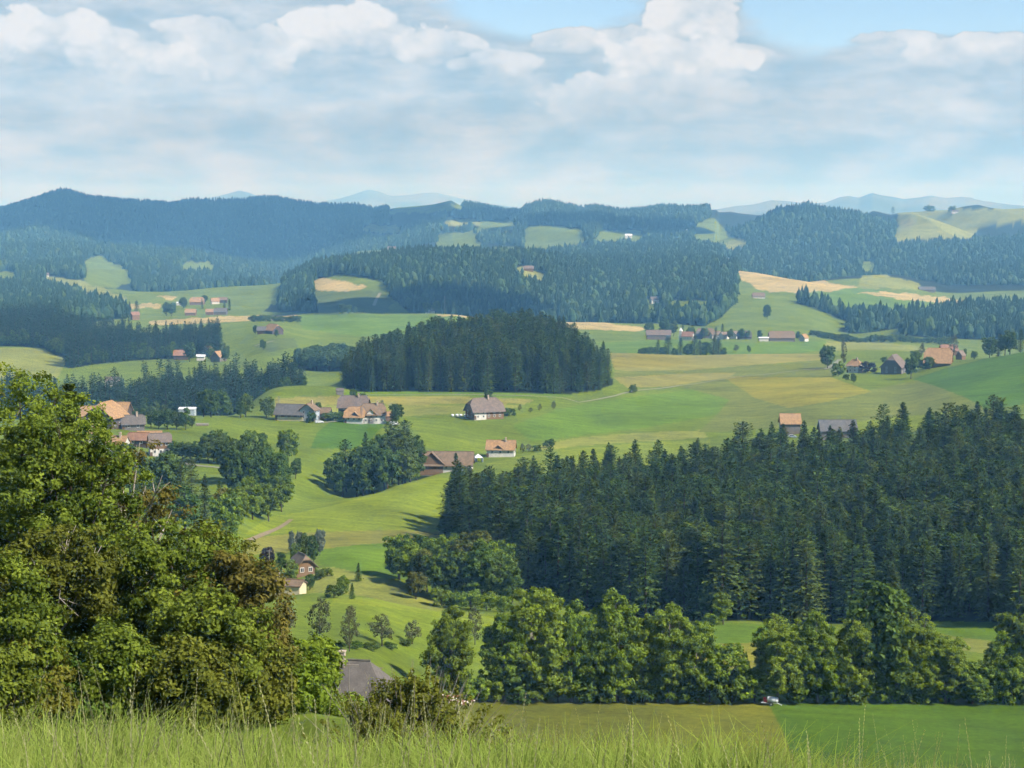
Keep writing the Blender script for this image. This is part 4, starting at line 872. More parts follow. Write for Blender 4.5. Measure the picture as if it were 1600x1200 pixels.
# hedge by the yellow house
for i, (px, py, h) in enumerate([(272,716,28),(285,720,30),(298,722,32),(312,724,36),(326,724,44),(340,724,48),(334,722,52),(348,726,30)]): tree('round', px, py, 800, h, 'dark round tree in the hedge beside the yellow house', 'hedge beside the yellow house', 1.1)
for i, (px, py, h) in enumerate([(236,668,26),(248,670,30),(262,671,33),(276,671,30),(290,672,36),(300,668,18)]): tree('round', px, py, 890, h, 'round tree in the row right of the grey roofed barn', 'row of trees by the grey barn', .9)
for i, (px, py, h) in enumerate([(318,651,40),(330,652,46),(344,652,44),(356,652,30),(384,652,38),(376,653,26),(416,653,34),(425,652,20)]): tree('round', px, py, 1005, h, 'dark round tree on the terrace left of the farm hamlet', 'trees left of the farm hamlet', .95)
for px, py, Y, h, k, lab, w in [
    (620,663,985,34,'round','round dark tree at the right end of the farm hamlet',.95),(497,648,1030,20,'round','small tree behind the grey house',.8),(552,622,1080,15,'round','dark tree behind the brown hamlet roof',1.1),(566,624,1075,10,'bush','bush behind the brown hamlet roof',1.2),(597,640,1050,16,'airy','sparse tree behind the white gabled house',.9),
    (524,657,985,14,'bush','garden bush left of the orange roofed house',1.3),(512,658,985,14,'bush','garden bush between the hamlet houses',1.3),(488,660,975,16,'bush','garden bush in front of the grey house',1.1),(537,655,985,12,'bush','low garden bush beside the orange roofed house',1.3),
    (763,632,1060,24,'round','tree rising behind the broad farmhouse',.8),(796,650,1015,13,'bush','bush at the right end of the broad farmhouse',1.3),(812,642,1040,11,'airy','small orchard tree nearest the broad farmhouse',1.0),(829,645,1030,9,'airy','low orchard tree, second from the broad farmhouse',1.2),(843,642,1040,12,'airy','orchard tree, third from the broad farmhouse',1.0),(865,640,1050,14,'airy','orchard tree farthest from the broad farmhouse',.8),
    (858,700,935,14,'bush','dark bush at the end of the tan strip',1.1),(826,706,920,13,'airy','greyish bush right of the orange roofed cottage',1.2),(838,705,920,10,'bush','low bush between cottage and dark bush',1.3),(817,708,915,16,'airy','greyish tree touching the orange roofed cottage',.9),
    (988,614,1150,14,'bush','lone bush with a thin top beside the farm track',.8),
    (1293,576,1340,38,'round','round dark tree alone by the road on the plateau',.85),(1318,574,1350,44,'airy','tall thin poplar beside the lone round tree',.35),(1310,588,1300,22,'lightbush','pale bush left of the white farm cottage',.8),(1334,599,1240,16,'round','small round tree in front of the white farm cottage',1.0),(1322,594,1270,10,'bush','bush below the white farm cottage',1.0),(1356,583,1310,18,'purplebush','dark purple bush right of the white farm cottage',1.2),
    (1423,592,1270,40,'round','round tree in front of the brown farmhouse',.85),(1430,570,1330,24,'light','light tree behind the round tree by the farmhouse',.9),(1452,578,1300,22,'round','round tree left of the big orange roof',1.1),(1441,577,1300,16,'lightbush','pale bush between the two round farm trees',1.0),(1440,558,1400,22,'airy','bluish tree left of the big orange roof, behind it',.8),(1381,566,1400,9,'bush','bush left of the brown farmhouse roof',1.2),
    (1490,552,1560,34,'airy','tall pale tree behind the big orange roof',.6),(1506,560,1500,16,'round','round tree right of the big orange roof',1.0),(1522,562,1480,14,'round','dark bush tree right of the small red roof',1.2),
    (1546,556,1340,34,'round','dark tree at the left end of the wood on the green hill',1.0),(1560,552,1340,36,'spruce','spruce in the wood on the green hill',1.2),(1578,550,1330,36,'round','dark round tree in the wood on the green hill',1.0),(1594,546,1320,38,'spruce','spruce at the right edge in the wood on the green hill',1.2),(1570,552,1360,40,'round','tall dark tree in the wood on the green hill',.9),
    (1170,552,1720,13,'round','tiny round tree alone beyond the plateau crest',.9),(1199,499,2520,24,'round','single tree on the green mound',.8),(1452,331,5900,10,'bush','dark bush on the high pasture skyline',1.4),(1487,331,5900,9,'bush','dark bush beside the tiny skyline house',1.2),(1395,330,5700,12,'spruce','lone tree at the edge of the high pasture',1.8),(1150,551,1760,14,'airy','grey leafless looking tree beyond the plateau crest',1.1)]:
    tree(k, px, py, Y, h, lab, None, w)
for i, px in enumerate([1000,1008,1018,1026,1036,1044,1054,1062,1074,1084,1094,1104,1113,1122,1130]):
    h = [9,11,12,20,12,24,11,22,16,26,20,18,26,24,12][i]; k = 'spruce' if h > 19 else 'round'
    x, y, z = spotY(px, 1760); tr = KIND[k][prng.randrange(3)]; tr.put(NAMES[k], (x, y, z), h * 1.4 * 1760 / F, prng.uniform(0, 6), 'small dark %s in the hedge beyond the plateau crest' % ('spruce' if k == 'spruce' else 'broadleaf tree'), 'tree', 'hedge beyond the plateau crest, ' + k, 2.0 if k == 'spruce' else 1.2)
for i, px in enumerate(range(1270, 1480, 8)):
    x, y, z = spotY(px, 2230 + prng.uniform(-20, 20)); BUSH[i % 3].put('bush', (x, y, z), prng.uniform(5, 9), prng.uniform(0, 6), 'low bush in the hazy hedge behind the right farm', 'bush', 'hazy hedge behind the right farm', 1.3)
for i, px in enumerate(range(395, 470, 7)):
    x, y, z = spotY(px, 2240); BUSH[i % 3].put('bush', (x, y, z), prng.uniform(6, 8), prng.uniform(0, 6), 'low bush in the hedge above the single farm', 'bush', 'hedge above the single farm', 1.3)
for i, (px, Y, H, k) in enumerate([(1014,2160,15,'round'),(1038,2180,20,'round'),(1052,2190,18,'round'),(1066,2140,16,'spruce'),(1079,2120,14,'round'),(1100,2130,13,'round'),(1118,2140,14,'spruce'),(1128,2180,16,'spruce'),(1140,2130,12,'round'),(1158,2120,12,'round'),(1168,2120,10,'round'),(1186,2100,11,'round'),(1246,2110,10,'round'),(536,2420,14,'round'),(545,2420,12,'round'),(556,2430,9,'round'),(668,2470,16,'round'),(682,2470,17,'round'),(288,2900,18,'round'),(318,2900,16,'spruce'),(352,2820,18,'spruce'),(360,2850,18,'spruce'),(262,2750,20,'round'),(322,3000,14,'round'),(204,2660,22,'spruce'),(196,2650,20,'spruce'),(216,2660,24,'spruce'),(270,2740,20,'round'),(400,1930,9,'round'),(433,1880,8,'round'),(412,1760,10,'round'),(352,1700,12,'round'),(297,1740,18,'round'),(352,1745,16,'round'),(330,1740,12,'round')]):
    x, y, z = spotY(px, Y); tr = KIND[k][prng.randrange(3)]; where = 'church hamlet' if 1000 < px < 1180 else 'long barn beyond the plateau' if px >= 1180 else 'green field behind the copse' if 500 < px < 700 else 'far hamlet on the slope' if Y > 2500 else 'farms above the left woods'
    tr.put(NAMES[k], (x, y, z), H, prng.uniform(0, 6), 'small hazy %s by the %s' % ('spruce' if k == 'spruce' else 'tree', where), 'tree', 'trees by the ' + where + ', ' + k, 1.3 if k == 'spruce' else 1.0)

# orchard below the near slope and the small farm in the hollow
for px, py, h, w, lab in [(500,1010,80,.75,'tall greyish orchard tree left of the hipped roof chimney'),(546,1018,76,.6,'slender greyish orchard tree behind the chimney'),(597,1010,54,1.15,'round bushy orchard tree right of the hipped roof'),(644,1006,40,1.1,'small round orchard tree on the near slope'),(445,1000,70,.8,'greyish orchard tree half hidden by the foreground trees'),(742,1004,62,.6,'thin bare looking tree in front of the lime green rim')]:
    tree('airy', px, py, 345, h, lab, 'orchard trees on the near slope', w, tol=.14)
for px, py, h in [(530,1014,12),(555,1014,13),(580,1016,14),(610,1014,12),(635,1010,13),(470,1012,14)]: tree('bush', px, py, 340, h, 'low dark shrub under the orchard trees', 'shrubs under the orchard trees', 1.6, tol=.14)
for px, py, Y, h, k, lab, w in [(560,908,520,30,'fir','single small conical spruce on the tan meadow',1.0),(536,932,470,34,'light','bushy tree at the bend of the tan meadow',.9),(550,936,465,27,'fir','small spruce beside the bushy tree at the meadow bend',1.0),(522,934,470,22,'bush','bush left of the bushy tree at the meadow bend',1.1),
    (500,868,560,44,'silver','tall silvery willow behind the small farm',.55),(456,866,560,38,'silver','silvery willow at the left behind the small farm',.5),(468,862,570,34,'silver','short silvery willow between the other two',.5),(476,878,545,46,'round','dark tree in front of the silvery willows',.7),(490,882,540,48,'round','dark tall tree beside the farm roof',.6),(462,884,540,36,'light','green tree left of the farm roof',.8),
    (418,890,520,36,'purple','dark purple copper tree left of the small farm',.9),(440,896,515,34,'round','green tree between purple tree and farm roof',.9),(430,905,505,28,'light','light green bush tree below the purple tree',1.0),(402,912,495,34,'round','round blue green tree left of the cream walled shed',.9),(458,908,500,36,'light','dense tree in front of the farm roof',.95),(484,922,480,26,'round','tree right of the cream walled shed',.9),(500,905,505,16,'bush','garden bush right of the small farm',1.2),(512,900,510,14,'lightbush','pale garden bush right of the small farm',1.2)]:
    tree(k, px, py, Y, h, lab, None, w)

# ------------------------------------------------------------------ farmhouses
for nm, c in dict(tile_brown=(0.15, 0.115, 0.092), tile_grey=(0.118, 0.102, 0.088), tile_orange=(0.32, 0.195, 0.092), tile_red=(0.24, 0.130, 0.078), tile_rust=(0.175, 0.122, 0.076), tile_slate=(0.110, 0.107, 0.104), wood_dark=(0.085, 0.060, 0.045), wood_brown=(0.20, 0.12, 0.06), wood_grey=(0.16, 0.145, 0.13), plaster=(0.62, 0.60, 0.54), cream=(0.66, 0.56, 0.34), yellow_wall=(0.62, 0.40, 0.08), bluegrey=(0.36, 0.42, 0.46), metal_white=(0.75, 0.77, 0.78)).items():
    paint(nm, c, 0.8, 0.26 if 'tile' in nm else 0.12, 0.7)
paint('frame_white', (0.75, 0.74, 0.70)); paint('pane_dark', (0.03, 0.035, 0.04), 0.15, 0.05, 1, 0.6); paint('brick_chimney', (0.45, 0.36, 0.28), 0.9); paint('door_wood', (0.13, 0.08, 0.05), 0.7)
def window_mesh():
    mb = MB(); mb.box((0, 0, 0), (1.15, .10, 1.35), m=0); mb.box((0, -.03, 0), (.88, .10, 1.08), m=1); mb.box((0, -.05, 0), (.07, .10, 1.08), m=0)
    return mb.mesh('window', [MAT['frame_white'], MAT['pane_dark']])
WIN = window_mesh()
def house(name, label, px, py, Y, L, W, h, rise, rot=0, hip=.45, roof='tile_brown', wall='plaster', low=None, over=1.1, wins=0, chimney=True, group=None, gable=None, upper=None, sink=0.4, cat='house', door=True, tol=.1, panel=None):
    """farmhouse with gabled or half-hipped roof; local x along the ridge, local -y the front"""
    h *= 1.22; over *= .72; rise *= .94
    x, y, z = spot(px, py, Y, tol); e = empty(name, (x, y, z), math.radians(rot), label, cat, group)
    sl = rise / (W / 2); q = hip; zr = h + rise; k = 1 - q
    # walls with gable ends up to the half-hip
    mb = MB(); g = W / 2 * (1 - k); zk = h + rise * k - .12
    pts = [(-L / 2, -W / 2, -sink - 1.0), (-L / 2, W / 2, -sink - 1.0), (-L / 2, W / 2, h - .1)] + ([(-L / 2, g, zk), (-L / 2, -g, zk)] if q < .99 else []) + [(-L / 2, -W / 2, h - .1)]
    if q < .02: pts = [(-L / 2, -W / 2, -sink - 1), (-L / 2, W / 2, -sink - 1), (-L / 2, W / 2, h - .1), (-L / 2, 0, zr - .15), (-L / 2, -W / 2, h - .1)]
    mb.prism(pts, 0, (L, 0, 0)); mb.build('wall', MAT[wall], e)
    if low:   # plastered ground floor, a little proud of the boarded upper wall
        m2 = MB(); m2.box((0, 0, h * .22 - 1), (L + .12, W + .12, h * .56 + 2)); m2.build('ground_floor', MAT[low], e)
    if panel:
        m2 = MB(); m2.box(((panel[0] + panel[1]) / 2, -W / 2 - .04, h * .4 - .5), (panel[1] - panel[0], .1, h * .9 + 1)); m2.build('plastered_front', MAT[panel[2]], e)
    if upper:
        m2 = MB(); m2.box((L / 2 + .04, 0, h * .55), (.1, W * .9, h * .9)); m2.build('end_wall', MAT[upper], e)
    # roof shell
    X = L / 2 + over; ye = W / 2 + over; ze = h - sl * over; hk = q * rise / max(sl * 1.1, .3); yk = (W / 2 + over) * q * rise / (rise + sl * over) if q < .99 else ye
    zk2 = zr - sl * yk
    up = [(-X, -ye, ze), (X, -ye, ze), (X, -yk, zk2), (X - hk, 0, zr), (-X + hk, 0, zr), (-X, -yk, zk2), (X, ye, ze), (-X, ye, ze), (X, yk, zk2), (-X, yk, zk2)]
    t = .28; mb = MB(); n = len(up); mb.V = up + [(a, b_, c - t) for a, b_, c in up]
    if q < .02: faces = [[0, 1, 3, 4], [6, 7, 4, 3]]; rim = [0, 1, 3, 6, 7, 4]
    elif q > .99: faces = [[0, 1, 3, 4], [6, 7, 4, 3], [1, 6, 3], [7, 0, 4]]; rim = [0, 1, 6, 7]
    else: faces = [[0, 1, 2, 3, 4, 5], [6, 7, 9, 4, 3, 8], [2, 8, 3], [9, 5, 4]]; rim = [0, 1, 2, 8, 6, 7, 9, 5]
    for f in faces: mb.F.append(f); mb.F.append([i + n for i in f][::-1])
    for a, b_ in zip(rim, rim[1:] + rim[:1]): mb.F.append([b_, a, a + n, b_ + n])
    mb.M = [0] * len(mb.F); r = mb.build('roof', MAT[roof], e)
    m2 = MB(); m2.tube([(-X + hk - .1, 0, zr + .05), (X - hk + .1, 0, zr + .05)], [.16, .16], 6); m2.build('ridge_cap', MAT[roof], r)
    if chimney:
        cxp = L * .18 if chimney is True else chimney * L; m2 = MB(); m2.box((cxp, -W * .08, zr + .25), (.8, .8, 2.2)); m2.box((cxp, -W * .08, zr + 1.42), (1.0, 1.0, .16)); m2.build('chimney', MAT['brick_chimney'], r)
    if gable:  # cross gable towards the front: (position along ridge, width, material)
        gx, gw, gm, dep = gable; gs = sl; gz_ = h + gs * gw / 2 * .95; fy = -W / 2 - dep
        m2 = MB(); m2.prism([(gx - gw / 2 + .5, fy + .6, -1), (gx + gw / 2 - .5, fy + .6, -1), (gx + gw / 2 - .5, fy + .6, h - .3), (gx, fy + .6, gz_ - .3), (gx - gw / 2 + .5, fy + .6, h - .3)], 0, (0, W * .45 + dep, 0)); m2.build('front_wing', MAT[gm], e)
        m2 = MB()
        for s in (-1, 1): m2.prism([(gx + s * (gw / 2 + .4), fy, h - gs * .4), (gx, fy, gz_), (gx, fy, gz_ - .3), (gx + s * (gw / 2 + .4), fy, h - gs * .4 - .3)], 0, (0, W * .5 + dep, 0))
        m2.build('wing_roof', MAT[roof], e)
    if wins:
        rows = [h * .62] if h < 4.2 else [h * .34, h * .78]
        for zz in rows:
            for i in range(wins):
                xx = L * (-.5 + (i + .7) / (wins + .4)); link('window', WIN, e, (xx, -W / 2 - .11, zz))
            for i in range(2): link('window', WIN, e, (L / 2 + .11 if not upper else L / 2 + .16, W * (-.22 + .44 * i), zz), (0, 0, math.pi / 2)); link('window', WIN, e, (-L / 2 - .11, W * (-.22 + .44 * i), zz), (0, 0, -math.pi / 2))
    if door and wins:
        m2 = MB(); m2.box((-L * .46, -W / 2 - .1, 1.0), (1.1, .12, 2.1)); m2.build('door', MAT['door_wood'], e)
    return e
H = 'farmhouses of the left village'
house('farmhouse', 'broad brown roofed farmhouse alone in front of the spruce copse', 757, 653, 1000, 17, 12, 3.9, 6.4, 24, .5, 'tile_brown', 'wood_brown', None, 1.3, 5, .1, panel=(-8.4, -1.5, 'plaster'))
x_, y_, z_ = spot(757, 653, 1000)
house('farmhouse', 'dark brown roofed farmhouse at the left end of the hamlet', 456, 656, 985, 15, 9, 3.2, 4.6, -12, .0, 'tile_slate', 'wood_dark', 'cream', 1.2, 4, False)
house('house', 'pale blue grey house in the middle of the hamlet', 484, 657, 985, 6.5, 8, 5, 3.2, 70, .15, 'tile_rust', 'bluegrey', None, .8, 2)
house('outbuilding', 'small rust roofed outbuilding right of the blue grey house', 503, 655, 1000, 9, 6, 3, 2.6, -6, .0, 'tile_rust', 'wood_grey', None, .7, 0, False)
house('farmhouse', 'big brown roofed farmhouse behind the orange roof in the hamlet', 553, 648, 1030, 15, 11, 4.2, 5.5, -4, .35, 'tile_brown', 'wood_dark', None, 1.3, 3)
house('house', 'orange roofed house in front in the hamlet', 556, 660, 980, 9.5, 9, 3.2, 4.6, -8, .5, 'tile_orange', 'plaster', None, 1.2, 3, False, gable=(.3, 5.0, 'wood_dark', .4))
house('house', 'red brown roofed house with white gable in the hamlet', 583, 660, 985, 12, 10, 4.0, 5.2, 8, .4, 'tile_rust', 'plaster', None, 1.0, 4, True, gable=(-1.5, 5.5, 'plaster', .6))
house('shed', 'small orange roofed shed at the right end of the hamlet', 607, 658, 995, 5, 4.5, 2.6, 1.8, 5, .0, 'tile_orange', 'wood_brown', None, .5, 0, False)
house('barn', 'long brown roofed barn with cross gable above the forest tip', 699, 737, 850, 22, 10, 3.4, 5.2, -3, .0, 'tile_rust', 'plaster', None, 1.2, 5, False, gable=(-6.5, 11, 'wood_brown', .8), cat='barn')
house('cottage', 'orange roofed cottage with a front gable above the forest', 783, 713, 915, 13, 8.5, 3.4, 3.8, -5, .0, 'tile_orange', 'plaster', None, .9, 3, True, gable=(-1.0, 4.6, 'wood_grey', .5))
house('barn', 'orange roofed barn at the upper edge of the forest', 1234, 678, 945, 9.5, 8, 5.0, 4.4, 0, .0, 'tile_orange', 'wood_grey', None, .9, 0, False, cat='barn')
house('barn', 'long slate grey roofed barn at the upper edge of the forest', 1308, 684, 935, 17, 9, 3.6, 4.6, 2, .0, 'tile_slate', 'wood_grey', None, 1.0, 0, False, cat='barn')
house('cottage', 'white cottage with orange hipped roof on the plateau', 1336, 582, 1310, 8.5, 8, 4.4, 4.0, -35, .75, 'tile_orange', 'plaster', None, .9, 2)
house('farmhouse', 'big brown half hipped farmhouse on the plateau', 1397, 584, 1300, 15, 14, 4.6, 8.2, 62, .45, 'tile_brown', 'wood_grey', None, 1.4, 3, .0)
house('farmhouse', 'huge bright orange roof on the plateau below the green hill', 1466, 573, 1340, 17, 14, 3.6, 9.0, -16, .38, 'tile_orange', 'wood_grey', None, 1.6, 0, False)
house('farmhouse', 'red roofed house behind the huge orange roof', 1482, 549, 1600, 15, 10, 4, 5, 6, .2, 'tile_red', 'wood_brown', None, 1, 0, False)
house('shed', 'small red roofed shed right of the huge orange roof', 1501, 562, 1420, 6, 5, 3, 3.5, 50, .2, 'tile_rust', 'wood_brown', None, .7, 0, False)
house('farmhouse', 'large orange half hipped farmhouse in the left village', 166, 668, 880, 17, 13, 5.0, 6.2, 78, .42, 'tile_orange', 'wood_dark', None, 1.7, 3, False, H)
house('barn', 'long orange roofed wing behind the large left farmhouse', 142, 664, 910, 14, 9, 4.4, 4.0, 0, .0, 'tile_orange', 'wood_dark', None, 1.2, 0, False, H, cat='barn')
house('barn', 'orange roofed barn right behind the large left farmhouse', 183, 660, 930, 12, 9, 5.0, 4.2, -8, .0, 'tile_orange', 'wood_dark', None, 1.2, 0, False, H, cat='barn')
house('barn', 'grey roofed barn right of the large left farmhouse', 208, 672, 875, 10, 8, 3.0, 3.6, 14, .3, 'tile_grey', 'wood_grey', None, 1.0, 2, True, H, cat='barn')
house('house', 'small orange roofed house peeping out behind the foreground tree', 151, 690, 830, 8, 7, 3.5, 3.4, 10, .5, 'tile_orange', 'plaster', None, .8, 2, True, H)
house('house', 'red roofed low house between the grey barn and the yellow house', 218, 697, 820, 9, 6, 2.8, 2.6, -8, .2, 'tile_red', 'wood_dark', None, .8, 2, False, H)
house('house', 'brown house with bright yellow end wall in the left village', 250, 712, 800, 8.5, 7.5, 5.4, 3.0, 16, .25, 'tile_brown', 'wood_brown', 'plaster', .9, 3, False, H, upper='yellow_wall')
house('house', 'white house with orange roof half hidden by the sparse tree', 184, 715, 780, 8, 7, 5.0, 3.0, -10, .0, 'tile_orange', 'plaster', None, .7, 3, True, H)
house('outbuilding', 'straw coloured roof behind the yellow house', 234, 690, 860, 10, 5, 2.6, 1.6, 4, 0, 'tile_orange', 'wood_grey', None, .6, 0, False, H)
house('shed', 'flat white roofed shed at the end of the left terrace', 293, 643, 1040, 8, 6, 3.0, .5, 0, .0, 'metal_white', 'bluegrey', None, .4, 0, False)
house('shed', 'tiny field shed at the left corner of the spruce copse', 531, 617, 1115, 4, 3, 2.2, 1.2, 10, .0, 'tile_grey', 'wood_grey', None, .3, 0, False)
house('shed', 'cream walled shed with dark roof on the brow of the near slope', 452, 928, 445, 6.8, 4.6, 2.3, 1.0, -14, .0, 'tile_rust', 'cream', None, .4, 0, .1 - .5, sink=.2)
house('cottage', 'small brown cottage between garden trees in the hollow', 472, 898, 520, 6.2, 5.6, 2.6, 3.0, -62, .4, 'tile_rust', 'wood_brown', None, 1.0, 2, False)
house('hip_roofed_house', 'grey hipped roof with a chimney behind the foreground bushes', 550, 1096, 285, 12.0, 8.6, 1.4, 4.6, -10, 1.0, 'tile_grey', 'wood_grey', None, .8, 3, -.1, tol=.06)
# farther hamlets
A = 'farms above the left woods'
for lab, px, py, Y, L, W, h, r, rot, hp, rf, wl in [
    ('red roofed barn at the left of the farm above the woods', 284, 562, 1730, 14, 9, 4, 4.5, 5, .2, 'tile_red', 'wood_dark'), ('brown roofed farmhouse at the top of the farm above the woods', 321, 556, 1760, 12, 9, 4.5, 4.5, -25, .4, 'tile_brown', 'plaster'),
    ('orange roofed barn right in the farm above the woods', 342, 565, 1720, 10, 10, 4, 5, 60, .1, 'tile_orange', 'wood_grey'), ('white annex in front of the farm above the woods', 314, 563, 1725, 7, 5, 3.4, 1.2, 0, 0, 'metal_white', 'plaster'),
    ('single farm with an orange roof side on the meadow', 427, 521, 1890, 17, 13, 3.2, 6, -50, .3, 'tile_orange', 'wood_dark'), ('low dark barn left of the single farm', 412, 521, 1900, 12, 8, 3, 3.5, 0, 0, 'tile_slate', 'wood_dark'),
    ('orange roofed farmhouse high in the far hamlet', 308, 476, 3000, 21, 15, 4, 7, 0, .4, 'tile_orange', 'wood_brown'), ('orange roofed house second in the upper row of the far hamlet', 336, 475, 3000, 12, 9, 4, 5, 20, .2, 'tile_orange', 'plaster'), ('red brown roofed house at the end of the upper row of the far hamlet', 348, 473, 3020, 14, 9, 4, 4, 0, .2, 'tile_rust', 'wood_dark'),
    ('white silo building left in the upper row of the far hamlet', 281, 477, 2980, 9, 6, 3.5, 1, 0, 0, 'metal_white', 'plaster'), ('orange roofed house lower left in the far hamlet', 298, 493, 2800, 15, 10, 4, 5, 0, .2, 'tile_orange', 'wood_brown'), ('orange roofed house lower middle in the far hamlet', 328, 492, 2820, 11, 8, 4, 4, 0, .1, 'tile_orange', 'wood_brown'), ('grey roofed barn lower right in the far hamlet', 345, 492, 2820, 18, 11, 4, 5.5, 0, .2, 'tile_slate', 'wood_grey'), ('red roofed house among spruces left of the far hamlet', 211, 500, 2650, 10, 8, 6, 4, 30, .2, 'tile_red', 'wood_brown'),
    ('long brown roofed barn left of the church', 1029, 531, 2150, 26, 10, 5, 5, 0, 0, 'tile_brown', 'wood_grey'), ('red brown roofed house right of the church', 1102, 528, 2190, 19, 12, 4, 6.5, -6, .4, 'tile_rust', 'wood_grey'), ('grey roofed farmhouse behind the church', 1087, 530, 2170, 14, 10, 3, 6, 5, .4, 'tile_slate', 'wood_grey'),
    ('rust roofed house third from the church', 1118, 529, 2180, 11, 9, 4, 4, 15, .3, 'tile_rust', 'plaster'), ('small white walled house in the church hamlet', 1131, 530, 2160, 9, 7, 4, 3.4, 40, .1, 'tile_rust', 'plaster'), ('dark roofed house at the right of the church hamlet', 1148, 529, 2170, 10, 8, 4, 4, 60, .1, 'tile_brown', 'plaster'), ('broad purple grey roof at the right end of the church hamlet', 1163, 530, 2190, 15, 10, 3, 6, 0, .4, 'tile_slate', 'wood_grey'),
    ('long purple brown roofed barn beyond the plateau', 1221, 533, 2080, 27, 13, 3.6, 7, 0, .25, 'tile_rust', 'wood_grey'), ('small orange roofed house right of the purple brown barn', 1256, 533, 2090, 8, 7, 3.5, 4, 50, .1, 'tile_orange', 'plaster'), ('white flat roofed shed left of the purple brown barn', 1193, 533, 2080, 10, 7, 3.2, .6, 0, 0, 'metal_white', 'plaster'),
    ('tiny farm below the straw coloured field', 1185, 466, 2900, 18, 10, 3, 5, 0, .3, 'tile_rust', 'plaster'), ('low violet roofed farm among the right woods', 1448, 455, 3380, 30, 12, 3, 5, 0, .2, 'tile_slate', 'wood_grey'),
    ('tiny pale farm on the curved pasture ridge', 70, 433, 3700, 16, 10, 4, 4, 10, .2, 'tile_brown', 'plaster'), ('white house in the clearing of the ridge forest', 1022, 474, 2850, 12, 9, 5, 4, 20, .2, 'tile_grey', 'plaster'), ('brownish farm in the woods left of the ridge clearing', 826, 428, 3400, 16, 10, 4, 4.5, 0, .3, 'tile_rust', 'wood_brown'),
    ('tiny house on the high pasture skyline', 1492, 333, 5900, 22, 12, 4, 5, 0, .2, 'tile_grey', 'plaster'), ('white speck of a farm on the far slope', 982, 372, 5100, 18, 12, 6, 4, 0, .2, 'metal_white', 'plaster'), ('tiny white farm far off beside the green knoll', 1078, 352, 5400, 20, 12, 7, 4, 0, .1, 'metal_white', 'plaster'), ('tiny pale house beside the pale hump', 612, 372, 4900, 22, 12, 5, 4, 0, .2, 'tile_rust', 'plaster'),
    ('white house in the trees above the left village', 176, 603, 1480, 10, 7, 4, 2.5, 0, .1, 'tile_grey', 'plaster'), ('little house with a wall in the bush between the woods', 672, 492, 2480, 10, 8, 5, 4, 60, .1, 'tile_rust', 'plaster')]:
    house('farmhouse', lab, px, py, Y, L, W, h, r, rot, hp, rf, wl, None, 1.0, 0, False, None, tol=.06, sink=1)
def church():
    x, y, z = spot(1072, 532, 2140, .06); e = empty('church', (x, y, z), math.radians(-20), 'small church with a white tower and red roof in the hamlet', 'church')
    mb = MB(); mb.prism([(-4, -3.5, -2), (-4, 3.5, -2), (-4, 3.5, 5), (-4, 0, 9.3), (-4, -3.5, 5)], 0, (12, 0, 0)); mb.build('nave', MAT['plaster'], e)
    mb = MB()
    for s in (-1, 1): mb.prism([(-4.5, s * 4.2, 4.6), (-4.5, 0, 9.8), (-4.5, 0, 9.4), (-4.5, s * 4.2, 4.2)], 0, (13, 0, 0))
    mb.build('roof', MAT['tile_red'], e)
    mb = MB(); mb.box((-6, 0, 4), (3.4, 3.4, 13)); t = mb.build('tower', MAT['plaster'], e)
    mb = MB(); top = (-6, 0, 14); c = [(-7.9, -1.9, 10.5), (-4.1, -1.9, 10.5), (-4.1, 1.9, 10.5), (-7.9, 1.9, 10.5)]
    for i in range(4): mb.poly([c[i], c[(i + 1) % 4], top])
    mb.poly(c[::-1]); mb.build('spire', MAT['metal_white'], t)
    for i in range(3): link('window', WIN, e, (0 + 2.8 * i, -3.62, 3))
church()

# ------------------------------------------------------------------ tracks, poles, vehicles and small things
paint('dirt_path', (0.24, 0.19, 0.12), .95, .15, 1.0, .1); paint('gravel', (0.24, 0.24, 0.18), 0.95, 0.12, 2.0, 0.1); paint('red_paint', (0.16, 0.012, 0.012), 0.5); paint('white_paint', (0.72, 0.74, 0.76), 0.35, .05, 1, .5); paint('tyre', (0.02, 0.02, 0.02), 0.9); paint('steel', (0.45, 0.46, 0.47), 0.4, .08, 2, .5, .7); paint('canvas', (0.80, 0.80, 0.80), .8, .04); paint('pole_wood', (0.22, 0.19, 0.16), .9); paint('car_blue', (0.30, 0.36, 0.42), .3, .04, 1, .5)
def ribbon(label, pts, width, mat='gravel', name='farm_track', tol=.05):
    W_ = [Vector(spot(px, py, Y, tol)) for px, py, Y in pts]; P = []
    for a, b_ in zip(W_, W_[1:]):
        n = max(2, int((b_ - a).length / 6))
        for i in range(n): P.append(a.lerp(b_, i / n))
    P.append(W_[-1]); V = []
    for i, p in enumerate(P):
        d = (P[min(i + 1, len(P) - 1)] - P[max(i - 1, 0)]); nrm = Vector((-d.y, d.x, 0)).normalized()
        for s in (-.5, -.17, .17, .5):
            q = p + nrm * width * s; V.append((q.x, q.y, gz(q.x, q.y) + .10 + .00012 * q.y))
    n = len(P); Fq = [(4 * i + k, 4 * i + k + 1, 4 * i + 5 + k, 4 * i + 4 + k) for i in range(n - 1) for k in range(3)]
    tag(link(name, mesh_from(name, V, np.array(Fq), [MAT[mat]], smooth=True)), label, kind='structure')
ribbon('pale farm track climbing across the plateau', [(560,617,1130),(700,617,1120),(830,619,1110),(880,622,1100),(905,629,1085),(960,619,1130),(1060,603,1240),(1150,590,1330),(1250,579,1420)], 1.7)
ribbon('farm road past the lone round tree', [(1255,578,1400),(1290,577,1350),(1304,570,1440),(1312,562,1480)], 3.5)
ribbon('lane below the yellow house hedge', [(240,712,790),(270,720,785),(310,728,780),(350,732,775)], 3)
ribbon('lane along the small farm hollow', [(388,846,600),(420,832,630),(455,812,670)], 1.8, 'dirt_path')
ribbon('short field track on the meadow below the single farm', [(398,541,1790),(412,537,1830),(428,533,1860)], 4)
